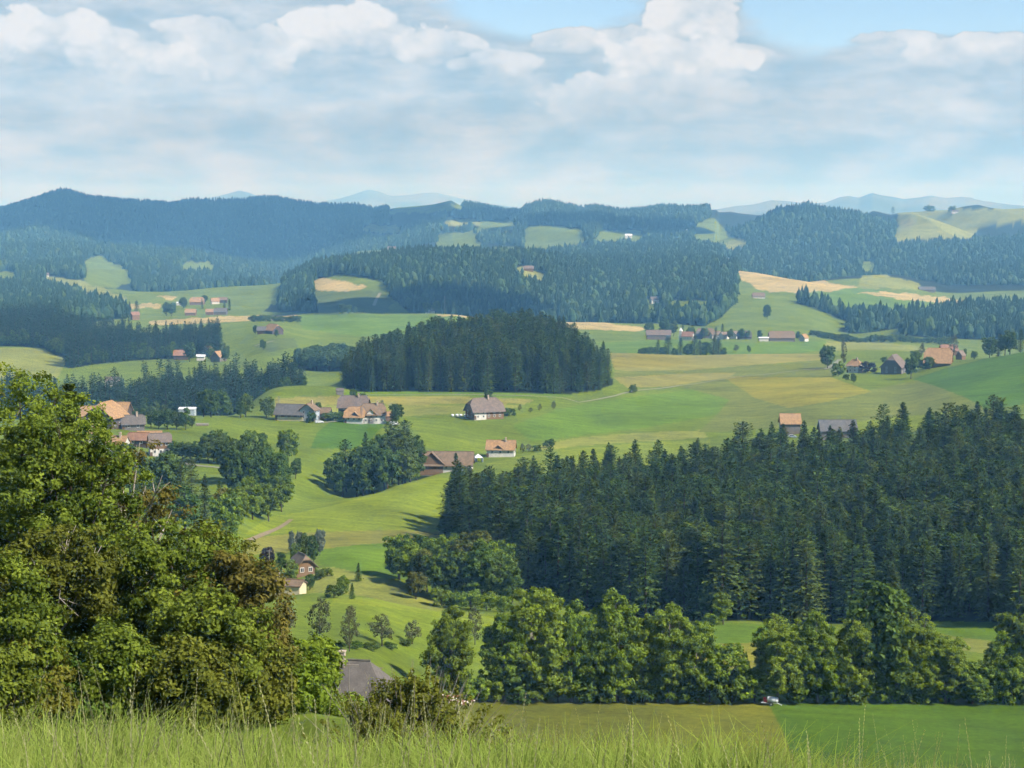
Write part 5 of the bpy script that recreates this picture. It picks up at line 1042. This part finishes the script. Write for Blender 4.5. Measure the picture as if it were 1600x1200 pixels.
ribbon('field path up to the wooded ridge', [(584,478,2700),(588,468,2780),(594,458,2860)], 4.5)
ribbon('pale yard road along the crest field', [(600,490,2430),(680,489,2450),(770,491,2440)], 6)
ribbon('curving path on the terrace', [(505,661,972),(540,657,985),(580,658,985)], 2.4)

def pole(px, py, Y, hpx, label, arm=True):
    x, y, z = spot(px, py, Y, .06); hh = hpx * y / F; e = empty('utility_pole', (x, y, z), 0, label, 'pole')
    mb = MB(); mb.tube([(0, 0, -1), (0, 0, hh)], [min(.16, y * .00028) * max(1, y / 900), min(.11, y * .0002) * max(1, y / 900)], 7); mb.build('mast', MAT['pole_wood'], e)
    mb = MB(); mb.box((0, 0, hh * .93), (1.6, .14, .14)); mb.build('crossarm', MAT['pole_wood'], e)
pole(436, 640, 1020, 22, 'thin pole rising above the dark hamlet roof'); pole(695, 492, 2450, 30, 'thin mast in front of the wooded ridge'); pole(421, 892, 520, 34, 'thin pole beside the purple tree in the hollow'); pole(591, 1085, 285, 46, 'slim pole at the right of the hipped roof'); pole(546, 1130, 160, 90, 'slim pole standing among the foreground bushes')

def wheel(e, loc, r, w, name='wheel'):
    x, y, z = loc; mb = MB(); mb.tube([(x, y - w / 2, z), (x, y + w / 2, z)], [r, r], 14); t = mb.build(name, MAT['tyre'], e, smooth=False)
    mb = MB(); mb.tube([(x, y - w / 2 - .02, z), (x, y + w / 2 + .02, z)], [r * .55, r * .55], 10); mb.build('rim', MAT['steel'], t)
def tank_trailer():
    x, y, z = spot(1204, 1102, 337, .05); e = empty('water_tank_trailer', (x, y, z), math.radians(-8), 'white water tank trailer with red end beside the hedgerow gap', 'trailer')
    mb = MB(); n = 16; prof = [(-1.0, .15), (-.97, .42), (-.85, .52), (0, .54), (.85, .52), (.97, .42), (1.0, .15)]
    mb.tube([(.35 + a, 0, 1.05 - .10 * a) for a, _ in prof], [r for _, r in prof], n); mb.build('tank', MAT['white_paint'], e, smooth=True)
    for a in (-.5, .5):
        mb = MB(); mb.tube([(.35 + a - .03, 0, 1.05 - .1 * a), (.35 + a + .03, 0, 1.05 - .1 * a)], [.56, .56], n); mb.build('band', MAT['steel'], e)
    mb = MB(); mb.box((-.95, 0, .9), (.6, .9, .5)); mb.box((-1.05, 0, 1.3), (.5, .7, .12)); mb.build('pump_housing', MAT['red_paint'], e)
    mb = MB(); mb.box((-.2, .35, .47), (2.6, .1, .12)); mb.box((-.2, -.35, .47), (2.6, .1, .12)); mb.box((-1.45, 0, .47), (.1, .8, .1)); mb.build('chassis', MAT['steel'], e)
    mb = MB(); mb.tube([(1.05, 0, .5), (1.9, -.05, .12)], [.06, .05], 6); mb.tube([(1.9, -.05, .12), (1.98, -.05, .1)], [.1, .1], 6); mb.build('drawbar', MAT['white_paint'], e)
    for s in (-1, 1): wheel(e, (.1, s * .62, .34), .34, .2)
    mb = MB(); mb.box((-1.25, -.62, .62), (.9, .25, .06)); mb.build('mudguard', MAT['white_paint'], e)
tank_trailer()

def skin_mesh(name, verts, edges, radii, mats, sub=2):
    me = bpy.data.meshes.new(name); me.from_pydata(verts, edges, []); o = bpy.data.objects.new(name, me); COL.objects.link(o)
    md = o.modifiers.new('skin', 'SKIN'); md.use_smooth_shade = True
    for v, r in zip(me.skin_vertices[0].data, radii): v.radius = (r, r) if not hasattr(r, '__len__') else r
    me.skin_vertices[0].data[0].use_root = True
    o.modifiers.new('sub', 'SUBSURF').levels = sub
    dg = bpy.context.evaluated_depsgraph_get(); m2 = bpy.data.meshes.new_from_object(o.evaluated_get(dg)); m2.name = name
    bpy.data.objects.remove(o); m2.materials.clear()
    for q in mats: m2.materials.append(q)
    return m2
def cow_material():
    m, b, out = new_mat('cow_hide'); tc = b.node('ShaderNodeTexCoord'); oi = b.node('ShaderNodeObjectInfo')
    n = b.noise(b.vm('ADD', tc.outputs['Object'], b.comb(b.m('MULTIPLY', oi.outputs['Random'], 9.0), 0.0, 0.0)), 1.25, 1, .5)
    c = b.mix(b.mr(n, .47, .52), (0.70, 0.64, 0.55), (0.17, 0.070, 0.03))
    p = b.node('ShaderNodeBsdfPrincipled'); b.l.new(c, p.inputs['Base Color']); p.inputs['Roughness'].default_value = .8; b.l.new(p.outputs[0], out.inputs[0]); return m
cow_material()
def cow_meshes():
    # lying: trunk resting on the grass, legs folded, head raised
    lv = [(0, 0, .42), (.55, 0, .48), (.95, 0, .62), (1.22, 0, .86), (1.45, 0, .98), (1.72, 0, .86), (-.5, 0, .44), (-.85, 0, .46), (-1.0, 0, .30),
          (.62, .34, .22), (.98, .40, .10), (.66, .42, .08), (.62, -.34, .22), (.98, -.40, .10), (.66, -.42, .08), (-.55, .40, .26), (-.15, .52, .12), (-.5, .55, .08), (-.55, -.40, .26), (-.15, -.52, .12), (-.5, -.55, .08), (1.42, .2, 1.03), (1.42, -.2, 1.03)]
    le = [(0, 1), (1, 2), (2, 3), (3, 4), (4, 5), (0, 6), (6, 7), (7, 8), (1, 9), (9, 10), (10, 11), (1, 12), (12, 13), (13, 14), (6, 15), (15, 16), (16, 17), (6, 18), (18, 19), (19, 20), (4, 21), (4, 22)]
    lr = [(.42, .40), (.40, .40), .30, .19, .19, .12, (.42, .40), .30, .05, .16, .09, .06, .16, .09, .06, .20, .11, .06, .20, .11, .06, .05, .05]
    sv = [(0, 0, 1.02), (.55, 0, 1.06), (.88, 0, 1.12), (1.15, 0, 1.28), (1.38, 0, 1.38), (1.68, 0, 1.22), (-.55, 0, 1.06), (-.9, 0, 1.1), (-1.02, 0, .6),
          (.62, .22, .78), (.66, .23, .42), (.63, .23, .04), (.62, -.22, .78), (.58, -.23, .42), (.60, -.23, .04), (-.68, .24, .80), (-.80, .24, .46), (-.74, .24, .04), (-.68, -.24, .80), (-.86, -.24, .46), (-.80, -.24, .04), (1.36, .2, 1.45), (1.36, -.2, 1.45)]
    sr = [(.37, .40), (.36, .38), .27, .18, .18, .12, (.37, .38), .28, .04, .15, .08, .06, .15, .08, .06, .18, .09, .06, .18, .09, .06, .05, .05]
    return skin_mesh('cow', lv, le, lr, [MAT['cow_hide']]), skin_mesh('cow', sv, le, sr, [MAT['cow_hide']])
cow_lying, cow_up = cow_meshes()
for px, py, rz, me, lab in [(696, 1098, 175, cow_up, 'brown and white cow standing hindmost by the hedgerow, left of the herd'), (708, 1099, 15, cow_up, 'brown and white cow standing in the middle of the little herd'), (717, 1100, 200, cow_lying, 'brown and white cow lying just behind the white faced one'), (727, 1102, -10, cow_lying, 'white faced cow lying at the right end of the little herd')]:
    x, y, z = spot(px, py, 328, .05); tag(link('cow', me, None, (x, y, z), (0, 0, math.radians(rz))), lab, 'cow', 'cows by the hedgerow')

def car(px, py, Y, rz, mat, label, L=4.3, H_=1.5, van=False):
    x, y, z = spot(px, py, Y, .05); e = empty('parked_car' if not van else 'parked_van', (x, y, z), math.radians(rz), label, 'van' if van else 'car')
    k = L / 4.3
    out = [(-2.1, .35), (-2.15, .75), (-2.0, 1.0), (-1.5, 1.5), (.35, 1.52), (1.0, 1.02), (1.9, .88), (2.15, .65), (2.12, .35)] if not van else [(-2.1, .35), (-2.15, 1.9), (1.1, 1.95), (1.7, 1.15), (2.15, 1.0), (2.15, .35)]
    mb = MB(); mb.prism([(a * k, -.85, b_) for a, b_ in out], 0, (0, 1.7, 0)); mb.build('body', MAT[mat], e, bevel=.06)
    mb = MB(); mb.prism([(a * k, -.87, b_) for a, b_ in ([(-1.55, 1.05), (-1.3, 1.42), (.25, 1.42), (.75, 1.05)] if not van else [(.2, 1.2), (.2, 1.75), (1.05, 1.75), (1.5, 1.2)])], 0, (0, 1.74, 0)); mb.build('side_window', MAT['pane_dark'], e)
    for a in (-1.3, 1.3):
        for s in (-1, 1): wheel(e, (a * k, s * .78, .33), .33, .22)
car(616, 664, 970, 4, 'white_paint', 'white van parked below the right end of the hamlet', 5.2, van=True)
car(499, 661, 972, 20, 'white_paint', 'white car parked in front of the blue grey house'); car(549, 660, 975, -8, 'car_blue', 'pale blue car parked in front of the orange roofed house')
car(1238, 684, 925, 0, 'car_blue', 'pale car parked below the orange roofed barn')
def bale(px, py, Y, label):
    x, y, z = spot(px, py, Y, .04); mb = MB(); mb.tube([(-.75, 0, .72), (-.68, 0, .72), (0, 0, .72), (.68, 0, .72), (.75, 0, .72)], [.45, .70, .75, .70, .45], 14)
    tag(mb.build('silage_bale', MAT['white_paint'], None, smooth=True, loc=(x, y, z), rot=(0, 0, prng.uniform(-.5, .5))), label, 'bale', 'white wrapped bales by the broad farmhouse')
for i, (px, t) in enumerate([(707, 'leftmost white wrapped bale by the broad farmhouse'), (714, 'second white wrapped bale by the broad farmhouse'), (720, 'third white wrapped bale by the broad farmhouse'), (727, 'white wrapped bale nearest the broad farmhouse')]): bale(px, 651, 1005, t)
def tent():
    x, y, z = spot(747, 722, 890, .05); e = empty('party_tent', (x, y, z), math.radians(12), 'white pyramid roofed party tent between barn and cottage', 'tent')
    mb = MB(); s = 2.0; top = (0, 0, 3.9); c = [(-s, -s, 2.2), (s, -s, 2.2), (s, s, 2.2), (-s, s, 2.2)]
    for i in range(4): mb.poly([c[i], c[(i + 1) % 4], top])
    mb.poly(c[::-1]); mb.build('canopy', MAT['canvas'], e)
    for i in range(4):
        mb = MB(); mb.tube([(c[i][0] * .96, c[i][1] * .96, -.3), (c[i][0] * .96, c[i][1] * .96, 2.25)], [.07, .07], 6); mb.build('post', MAT['white_paint'], e)
    mb = MB(); mb.box((-s * .5, s * .97, 1.1), (s, .04, 2.2)); mb.box((s * .97, 0, 1.1), (.04, s * 1.9, 2.2)); mb.build('side_sheet', MAT['canvas'], e)
tent()
def woodpile():
    x, y, z = spot(316, 665, 930, .05); e = empty('wood_pile', (x, y, z), .1, 'heap of cut timber on the terrace meadow', 'wood pile')
    for i in range(9):
        r = i // 5; k = i % 5; mb = MB(); mb.tube([(-3, k * .55 - 1.1 + r * .28, .3 + r * .5), (3, k * .55 - 1.1 + r * .28 + prng.uniform(-.1, .1), .3 + r * .5)], [.3, .27], 8); mb.build('log', MAT['bark_pale'], e)
woodpile()
# ------------------------------------------------------------------ foreground trees at the left and the shrubs before the valley
paint('bark_bare', (0.42, 0.37, 0.29), 0.9, 0.2, 3.0, 0.1)
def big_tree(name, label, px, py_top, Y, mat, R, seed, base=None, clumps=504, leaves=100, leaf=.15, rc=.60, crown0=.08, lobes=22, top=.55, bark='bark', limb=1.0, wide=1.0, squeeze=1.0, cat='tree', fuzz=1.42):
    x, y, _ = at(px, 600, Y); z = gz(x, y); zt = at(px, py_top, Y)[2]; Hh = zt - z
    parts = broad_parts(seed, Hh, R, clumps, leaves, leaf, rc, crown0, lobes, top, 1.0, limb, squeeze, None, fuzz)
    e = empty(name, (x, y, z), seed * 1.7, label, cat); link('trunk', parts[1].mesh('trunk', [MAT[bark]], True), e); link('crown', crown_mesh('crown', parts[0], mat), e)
    return e
big_tree('maple_tree', 'tall bright yellow green tree at the left picture edge', 25, 572, 118, 'leaf_oak', 6.2, 301, clumps=720, lobes=26)
big_tree('maple_tree', 'bright green tree second from the left edge, round top', 100, 648, 112, 'leaf_oak', 4.7, 302, clumps=590, lobes=24)
big_tree('broadleaf_tree', 'sparse brownish tree with bare forked branches behind the bright trees', 205, 690, 116, 'leaf_brown', 3.4, 303, clumps=108, leaves=70, lobes=16, bark='bark_bare', limb=1.25, crown0=.30, fuzz=1.35)
big_tree('beech_tree', 'green beech with spreading layered branches in front of the village', 258, 800, 106, 'leaf_oak', 4.4, 304, clumps=460, lobes=20, squeeze=.6)
big_tree('broadleaf_tree', 'brown tipped tree right of the spreading beech', 335, 818, 114, 'leaf_olive', 2.6, 305, clumps=187, leaves=54, lobes=16)
big_tree('broadleaf_tree', 'yellow olive tree at the right end of the foreground trees', 362, 872, 104, 'leaf_brown', 2.9, 306, clumps=345, lobes=18, fuzz=1.5)
big_tree('broadleaf_tree', 'olive green low tree in front of the brown tipped one', 318, 925, 98, 'leaf_oak', 3.0, 307, clumps=302, lobes=16, fuzz=1.45)
big_tree('broadleaf_tree', 'olive tree with pale trunk low at the left', 80, 840, 100, 'leaf_olive', 3.2, 308, clumps=187, lobes=14, bark='bark_bare', crown0=.55)
big_tree('broadleaf_tree', 'green tree filling the left corner above the grass', -20, 880, 92, 'leaf_oak', 3.2, 309, clumps=331, lobes=16)
big_tree('bush', 'deep green bushy tree left of the hipped roof', 470, 1005, 128, 'leaf_ash', 2.2, 311, clumps=331, lobes=16, crown0=.02, leaf=.2, cat='bush')
big_tree('bush', 'small deep green bush right of the deep green bushy tree', 530, 1100, 122, 'leaf_ash', 1.5, 312, clumps=144, lobes=12, crown0=.02, cat='bush')
big_tree('bush', 'green bush under the yellow olive tree', 442, 1020, 112, 'leaf_ash', 2.0, 313, clumps=144, lobes=12, crown0=.02, cat='bush')
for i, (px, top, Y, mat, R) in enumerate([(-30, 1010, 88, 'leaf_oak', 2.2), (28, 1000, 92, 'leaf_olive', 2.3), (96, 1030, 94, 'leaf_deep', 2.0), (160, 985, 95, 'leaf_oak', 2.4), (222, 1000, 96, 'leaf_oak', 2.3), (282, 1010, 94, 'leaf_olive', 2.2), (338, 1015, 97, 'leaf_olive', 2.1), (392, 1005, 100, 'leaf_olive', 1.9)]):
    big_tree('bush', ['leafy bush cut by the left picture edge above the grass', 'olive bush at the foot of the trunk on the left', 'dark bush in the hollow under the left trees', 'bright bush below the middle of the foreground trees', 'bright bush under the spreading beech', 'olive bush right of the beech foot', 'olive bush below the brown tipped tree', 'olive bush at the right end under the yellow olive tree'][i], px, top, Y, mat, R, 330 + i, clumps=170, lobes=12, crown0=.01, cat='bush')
def front_conifer():
    x, y, _ = at(107, 600, 132); z = gz(x, y); zt = at(107, 598, 132)[2]; Hh = zt - z
    parts = spruce_parts(77, Hh, 2.6, 44, 9, 6, .7, .1, .08); e = empty('spruce_tree', (x, y, z), 0, 'lone dark spruce tip rising behind the bright left trees', 'tree')
    link('trunk', parts[1].mesh('trunk', [MAT['bark']], True), e); link('crown', crown_mesh('crown', parts[0], 'needles'), e)
front_conifer()
def juniper():
    """olive evergreen shrub with upswept plumes"""
    x, y, _ = at(638, 600, 78); z = gz(x, y); zt = at(638, 1040, 78)[2]; Hh = zt - z; r = np.random.default_rng(55)
    e = empty('juniper_shrub', (x, y, z), 0, 'olive brown juniper shrub in front of the hipped roof house', 'shrub')
    P = []; N = []; T = []; tk = MB()
    for k in range(120):
        a = r.uniform(0, 6.28); lean = r.uniform(.05, .85); L = Hh * r.uniform(.7, 1.12) * (1 - .15 * lean)
        d = unit(np.array([math.cos(a) * lean, math.sin(a) * lean, 1 - .45 * lean])); b0 = np.array([math.cos(a), math.sin(a), 0]) * r.uniform(0, .5)
        curve = np.array([math.cos(a), math.sin(a), 0.]) * .25 * lean
        n = 330; t = r.uniform(.12, 1.0, n); rad = (.42 * (1 - t) ** .6 + .06)
        g = unit(r.normal(size=(n, 3))); c = b0 + d * (t * L)[:, None] + curve * (t ** 2 * L)[:, None] + g * rad[:, None]
        P.append(c); N.append(unit(g + d * .8 + r.normal(size=g.shape) * .3)); T.append(np.clip(.25 + .45 * t + .2 * r.normal(size=n), 0, 1))
        tk.tube([b0, b0 + d * L * .5 + curve * L * .25, b0 + d * L * .95 + curve * L * .9], [.05, .03, .008], 4, cap=False)
    P = np.concatenate(P); V, Q = leaf_quads(P, np.concatenate(N), .105, r, 1.9)
    body, _ = broad_parts(57, Hh * .92, 1.9, 240, 90, .10, .36, .02, 15, .45, fuzz=1.25)
    TT = np.concatenate([np.repeat(np.concatenate(T), 4), body[2] * .9]); Q = np.concatenate([Q, body[1] + len(V)]); V = np.concatenate([V * np.array([.8, .8, .9]), body[0]])
    link('trunk', tk.mesh('trunk', [MAT['bark_pale']], True), e); link('crown', crown_mesh('crown', (V, Q, TT), 'leaf_olive'), e)
    for px, top, Y, lab in [(588, 1096, 74, 'small olive juniper left of the big one'), (668, 1112, 80, 'low olive juniper right of the big one, beside the cows')]:
        xx, yy, _ = at(px, 600, Y); zz = gz(xx, yy); k = (at(px, top, Y)[2] - zz) / Hh
        e2 = empty('juniper_shrub', (xx, yy, zz), px, lab, 'shrub', None, (k, k, k)); link('trunk', e.children[0].data, e2); link('crown', e.children[1].data, e2)
juniper()

# ------------------------------------------------------------------ the long grass the photographer looks over
def blade(r, h, w, lean, segs=4, head=0.0):
    a = r.uniform(0, 6.28); d = np.array([math.cos(a), math.sin(a), 0]); s = np.array([-math.sin(a), math.cos(a), 0]); V = []
    for i in range(segs + 1):
        t = i / segs; c = d * lean * h * t ** 2 + np.array([0, 0, h * (t - .25 * lean * t ** 3)]); ww = w * (1 - t) ** .6 + .0006
        V += [c - s * ww / 2, c + s * ww / 2]
    Q = [(2 * i, 2 * i + 1, 2 * i + 3, 2 * i + 2) for i in range(segs)]
    return np.array(V), Q
def tuft(seed, n=60, h0=.28, h1=.54, spread=.16):
    r = np.random.default_rng(seed); V = []; Q = []; T = []; k = 0
    for i in range(n):
        v, q = blade(r, r.uniform(h0, h1), r.uniform(.004, .009), r.uniform(.1, 1.25)); o = np.append(r.normal(0, spread, 2), 0)
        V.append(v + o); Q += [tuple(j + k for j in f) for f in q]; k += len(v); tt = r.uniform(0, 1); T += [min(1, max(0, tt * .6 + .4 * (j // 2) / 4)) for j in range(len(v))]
    return bpy.data.objects.new('grass_tuft', mesh_from('grass_tuft', np.concatenate(V), np.array(Q), [MAT['grass_blade']], attrs={'tint': T}))
def stalk(seed, h=.9):
    """flowering stem with alternating spikelets near the top"""
    r = np.random.default_rng(seed); V, Q = blade(r, h, .0035, r.uniform(.1, .4), 7); V = [V]; Q = list(Q); k = 16; T = [.5] * 16
    path = (V[0][0::2] + V[0][1::2]) / 2
    for i in range(16):
        t = .62 + .38 * i / 16; f = t * 7; a = min(6, int(f)); c = path[a] * (1 - (f - a)) + path[a + 1] * (f - a); d = unit(path[a + 1] - path[a]); sd = unit(np.cross(d, [.3, 1, .2])) * (1 if i % 2 else -1)
        L = .019 * (1.15 - .5 * (t - .62) / .38); q = unit(d * .95 + sd * .25); w = np.cross(q, d); w = unit(w) * 0.0028
        V.append(np.array([c, c + q * L * .5 + w, c + q * L, c + q * L * .5 - w])); Q.append((k, k + 1, k + 2, k + 3)); k += 4; T += [r.uniform(.3, 1)] * 4
    return bpy.data.objects.new('grass_stalk', mesh_from('grass_stalk', np.concatenate(V), np.array(Q), [MAT['grass_seed']], attrs={'tint': T}))
def build_grass():
    r = np.random.default_rng(9); n = 11000
    Y = 4.5 + 9.0 * r.random(n) ** .8; X = (r.random(n) * 2 - 1) * (Y * .30 + 1.2)
    dens = vnoise(X / .8, Y / .8, 44) * .5 + .5; k = r.random(n) < .35 + .65 * dens; X, Y = X[k], Y[k]
    tall = .85 + .35 * vnoise(X / 1.1, Y / 1.1, 41) + .22 * vnoise(X / .35, Y / .35, 42) - .22 * np.clip(X / 2.2, -.4, 1)
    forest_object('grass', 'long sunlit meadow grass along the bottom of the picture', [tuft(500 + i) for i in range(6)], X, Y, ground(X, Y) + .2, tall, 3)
    n = 3000; Y = 6 + 7 * r.random(n); X = (r.random(n) * 2 - 1) * (Y * .30 + .8); k = r.random(n) < .30 + .7 * (vnoise(X / .6, Y / .6, 46) > .05) * .9; X, Y = X[k], Y[k]
    forest_object('flowering_grass', 'tall pale grass stalks with seed heads above the meadow grass', [stalk(600 + i, .50 + .06 * i) for i in range(6)], X, Y, ground(X, Y) + .2, r.uniform(.7, 1.1, len(X)) * (1 - .15 * np.clip(X / 2.2, -.5, 1)), 4)
build_grass()

# ------------------------------------------------------------------ fair-weather clouds drifting over the land; their shadows lie on the far hills
def cloud_material():
    m, b, out = new_mat('cloud_white'); d = b.node('ShaderNodeBsdfDiffuse'); d.inputs[0].default_value = (.85, .86, .88, 1); t = b.node('ShaderNodeBsdfTranslucent'); t.inputs[0].default_value = (.8, .82, .85, 1)
    mx = b.node('ShaderNodeMixShader'); mx.inputs[0].default_value = .3; b.l.new(d.outputs[0], mx.inputs[1]); b.l.new(t.outputs[0], mx.inputs[2]); b.l.new(mx.outputs[0], out.inputs[0]); return m
def cumulus(label, px, Y, wx, wy, h, seed):
    """heaped cloud whose shadow falls on the ground at (px, Y)"""
    r = np.random.default_rng(seed); x, y, z = spotY(px, Y); c = Vector((x, y, z)) + sun_dir * ((h - z) / sun_dir.z)
    bm = bmesh.new()
    for k in range(46):
        a = r.uniform(0, 6.28); q = math.sqrt(r.random()); p = Vector((math.cos(a) * q * wx * .5, math.sin(a) * q * wy * .5, r.uniform(0, .10) * min(wx, wy) * (1.2 - q)))
        R_ = min(wx, wy) * r.uniform(.10, .24) * (1.25 - .7 * q)
        g = bmesh.ops.create_icosphere(bm, subdivisions=2, radius=R_, matrix=Matrix.Translation(p))
        for v in g['verts']:
            v.co += (v.co - p) * float(r.normal(0, .06)); v.co.z = max(v.co.z, p.z * .3 - R_ * .25)
    me = bpy.data.meshes.new('cloud'); bm.to_mesh(me); bm.free(); me.materials.append(MAT['cloud_white'])
    o = link('clouds', me, None, tuple(c)); tag(o, label, kind='stuff')
cloud_material()
cumulus('broad heaped cloud drifting over the left mountain', 330, 6700, 1900, 1900, 1500, 1)
cumulus('heaped cloud over the left end of the mountain', -20, 6500, 1000, 1500, 1500, 4)
cumulus('small heaped cloud over the field below the ridge', 640, 2640, 330, 330, 1100, 2)
cumulus('heaped cloud over the far wooded hills', 1000, 5600, 800, 700, 1400, 3)
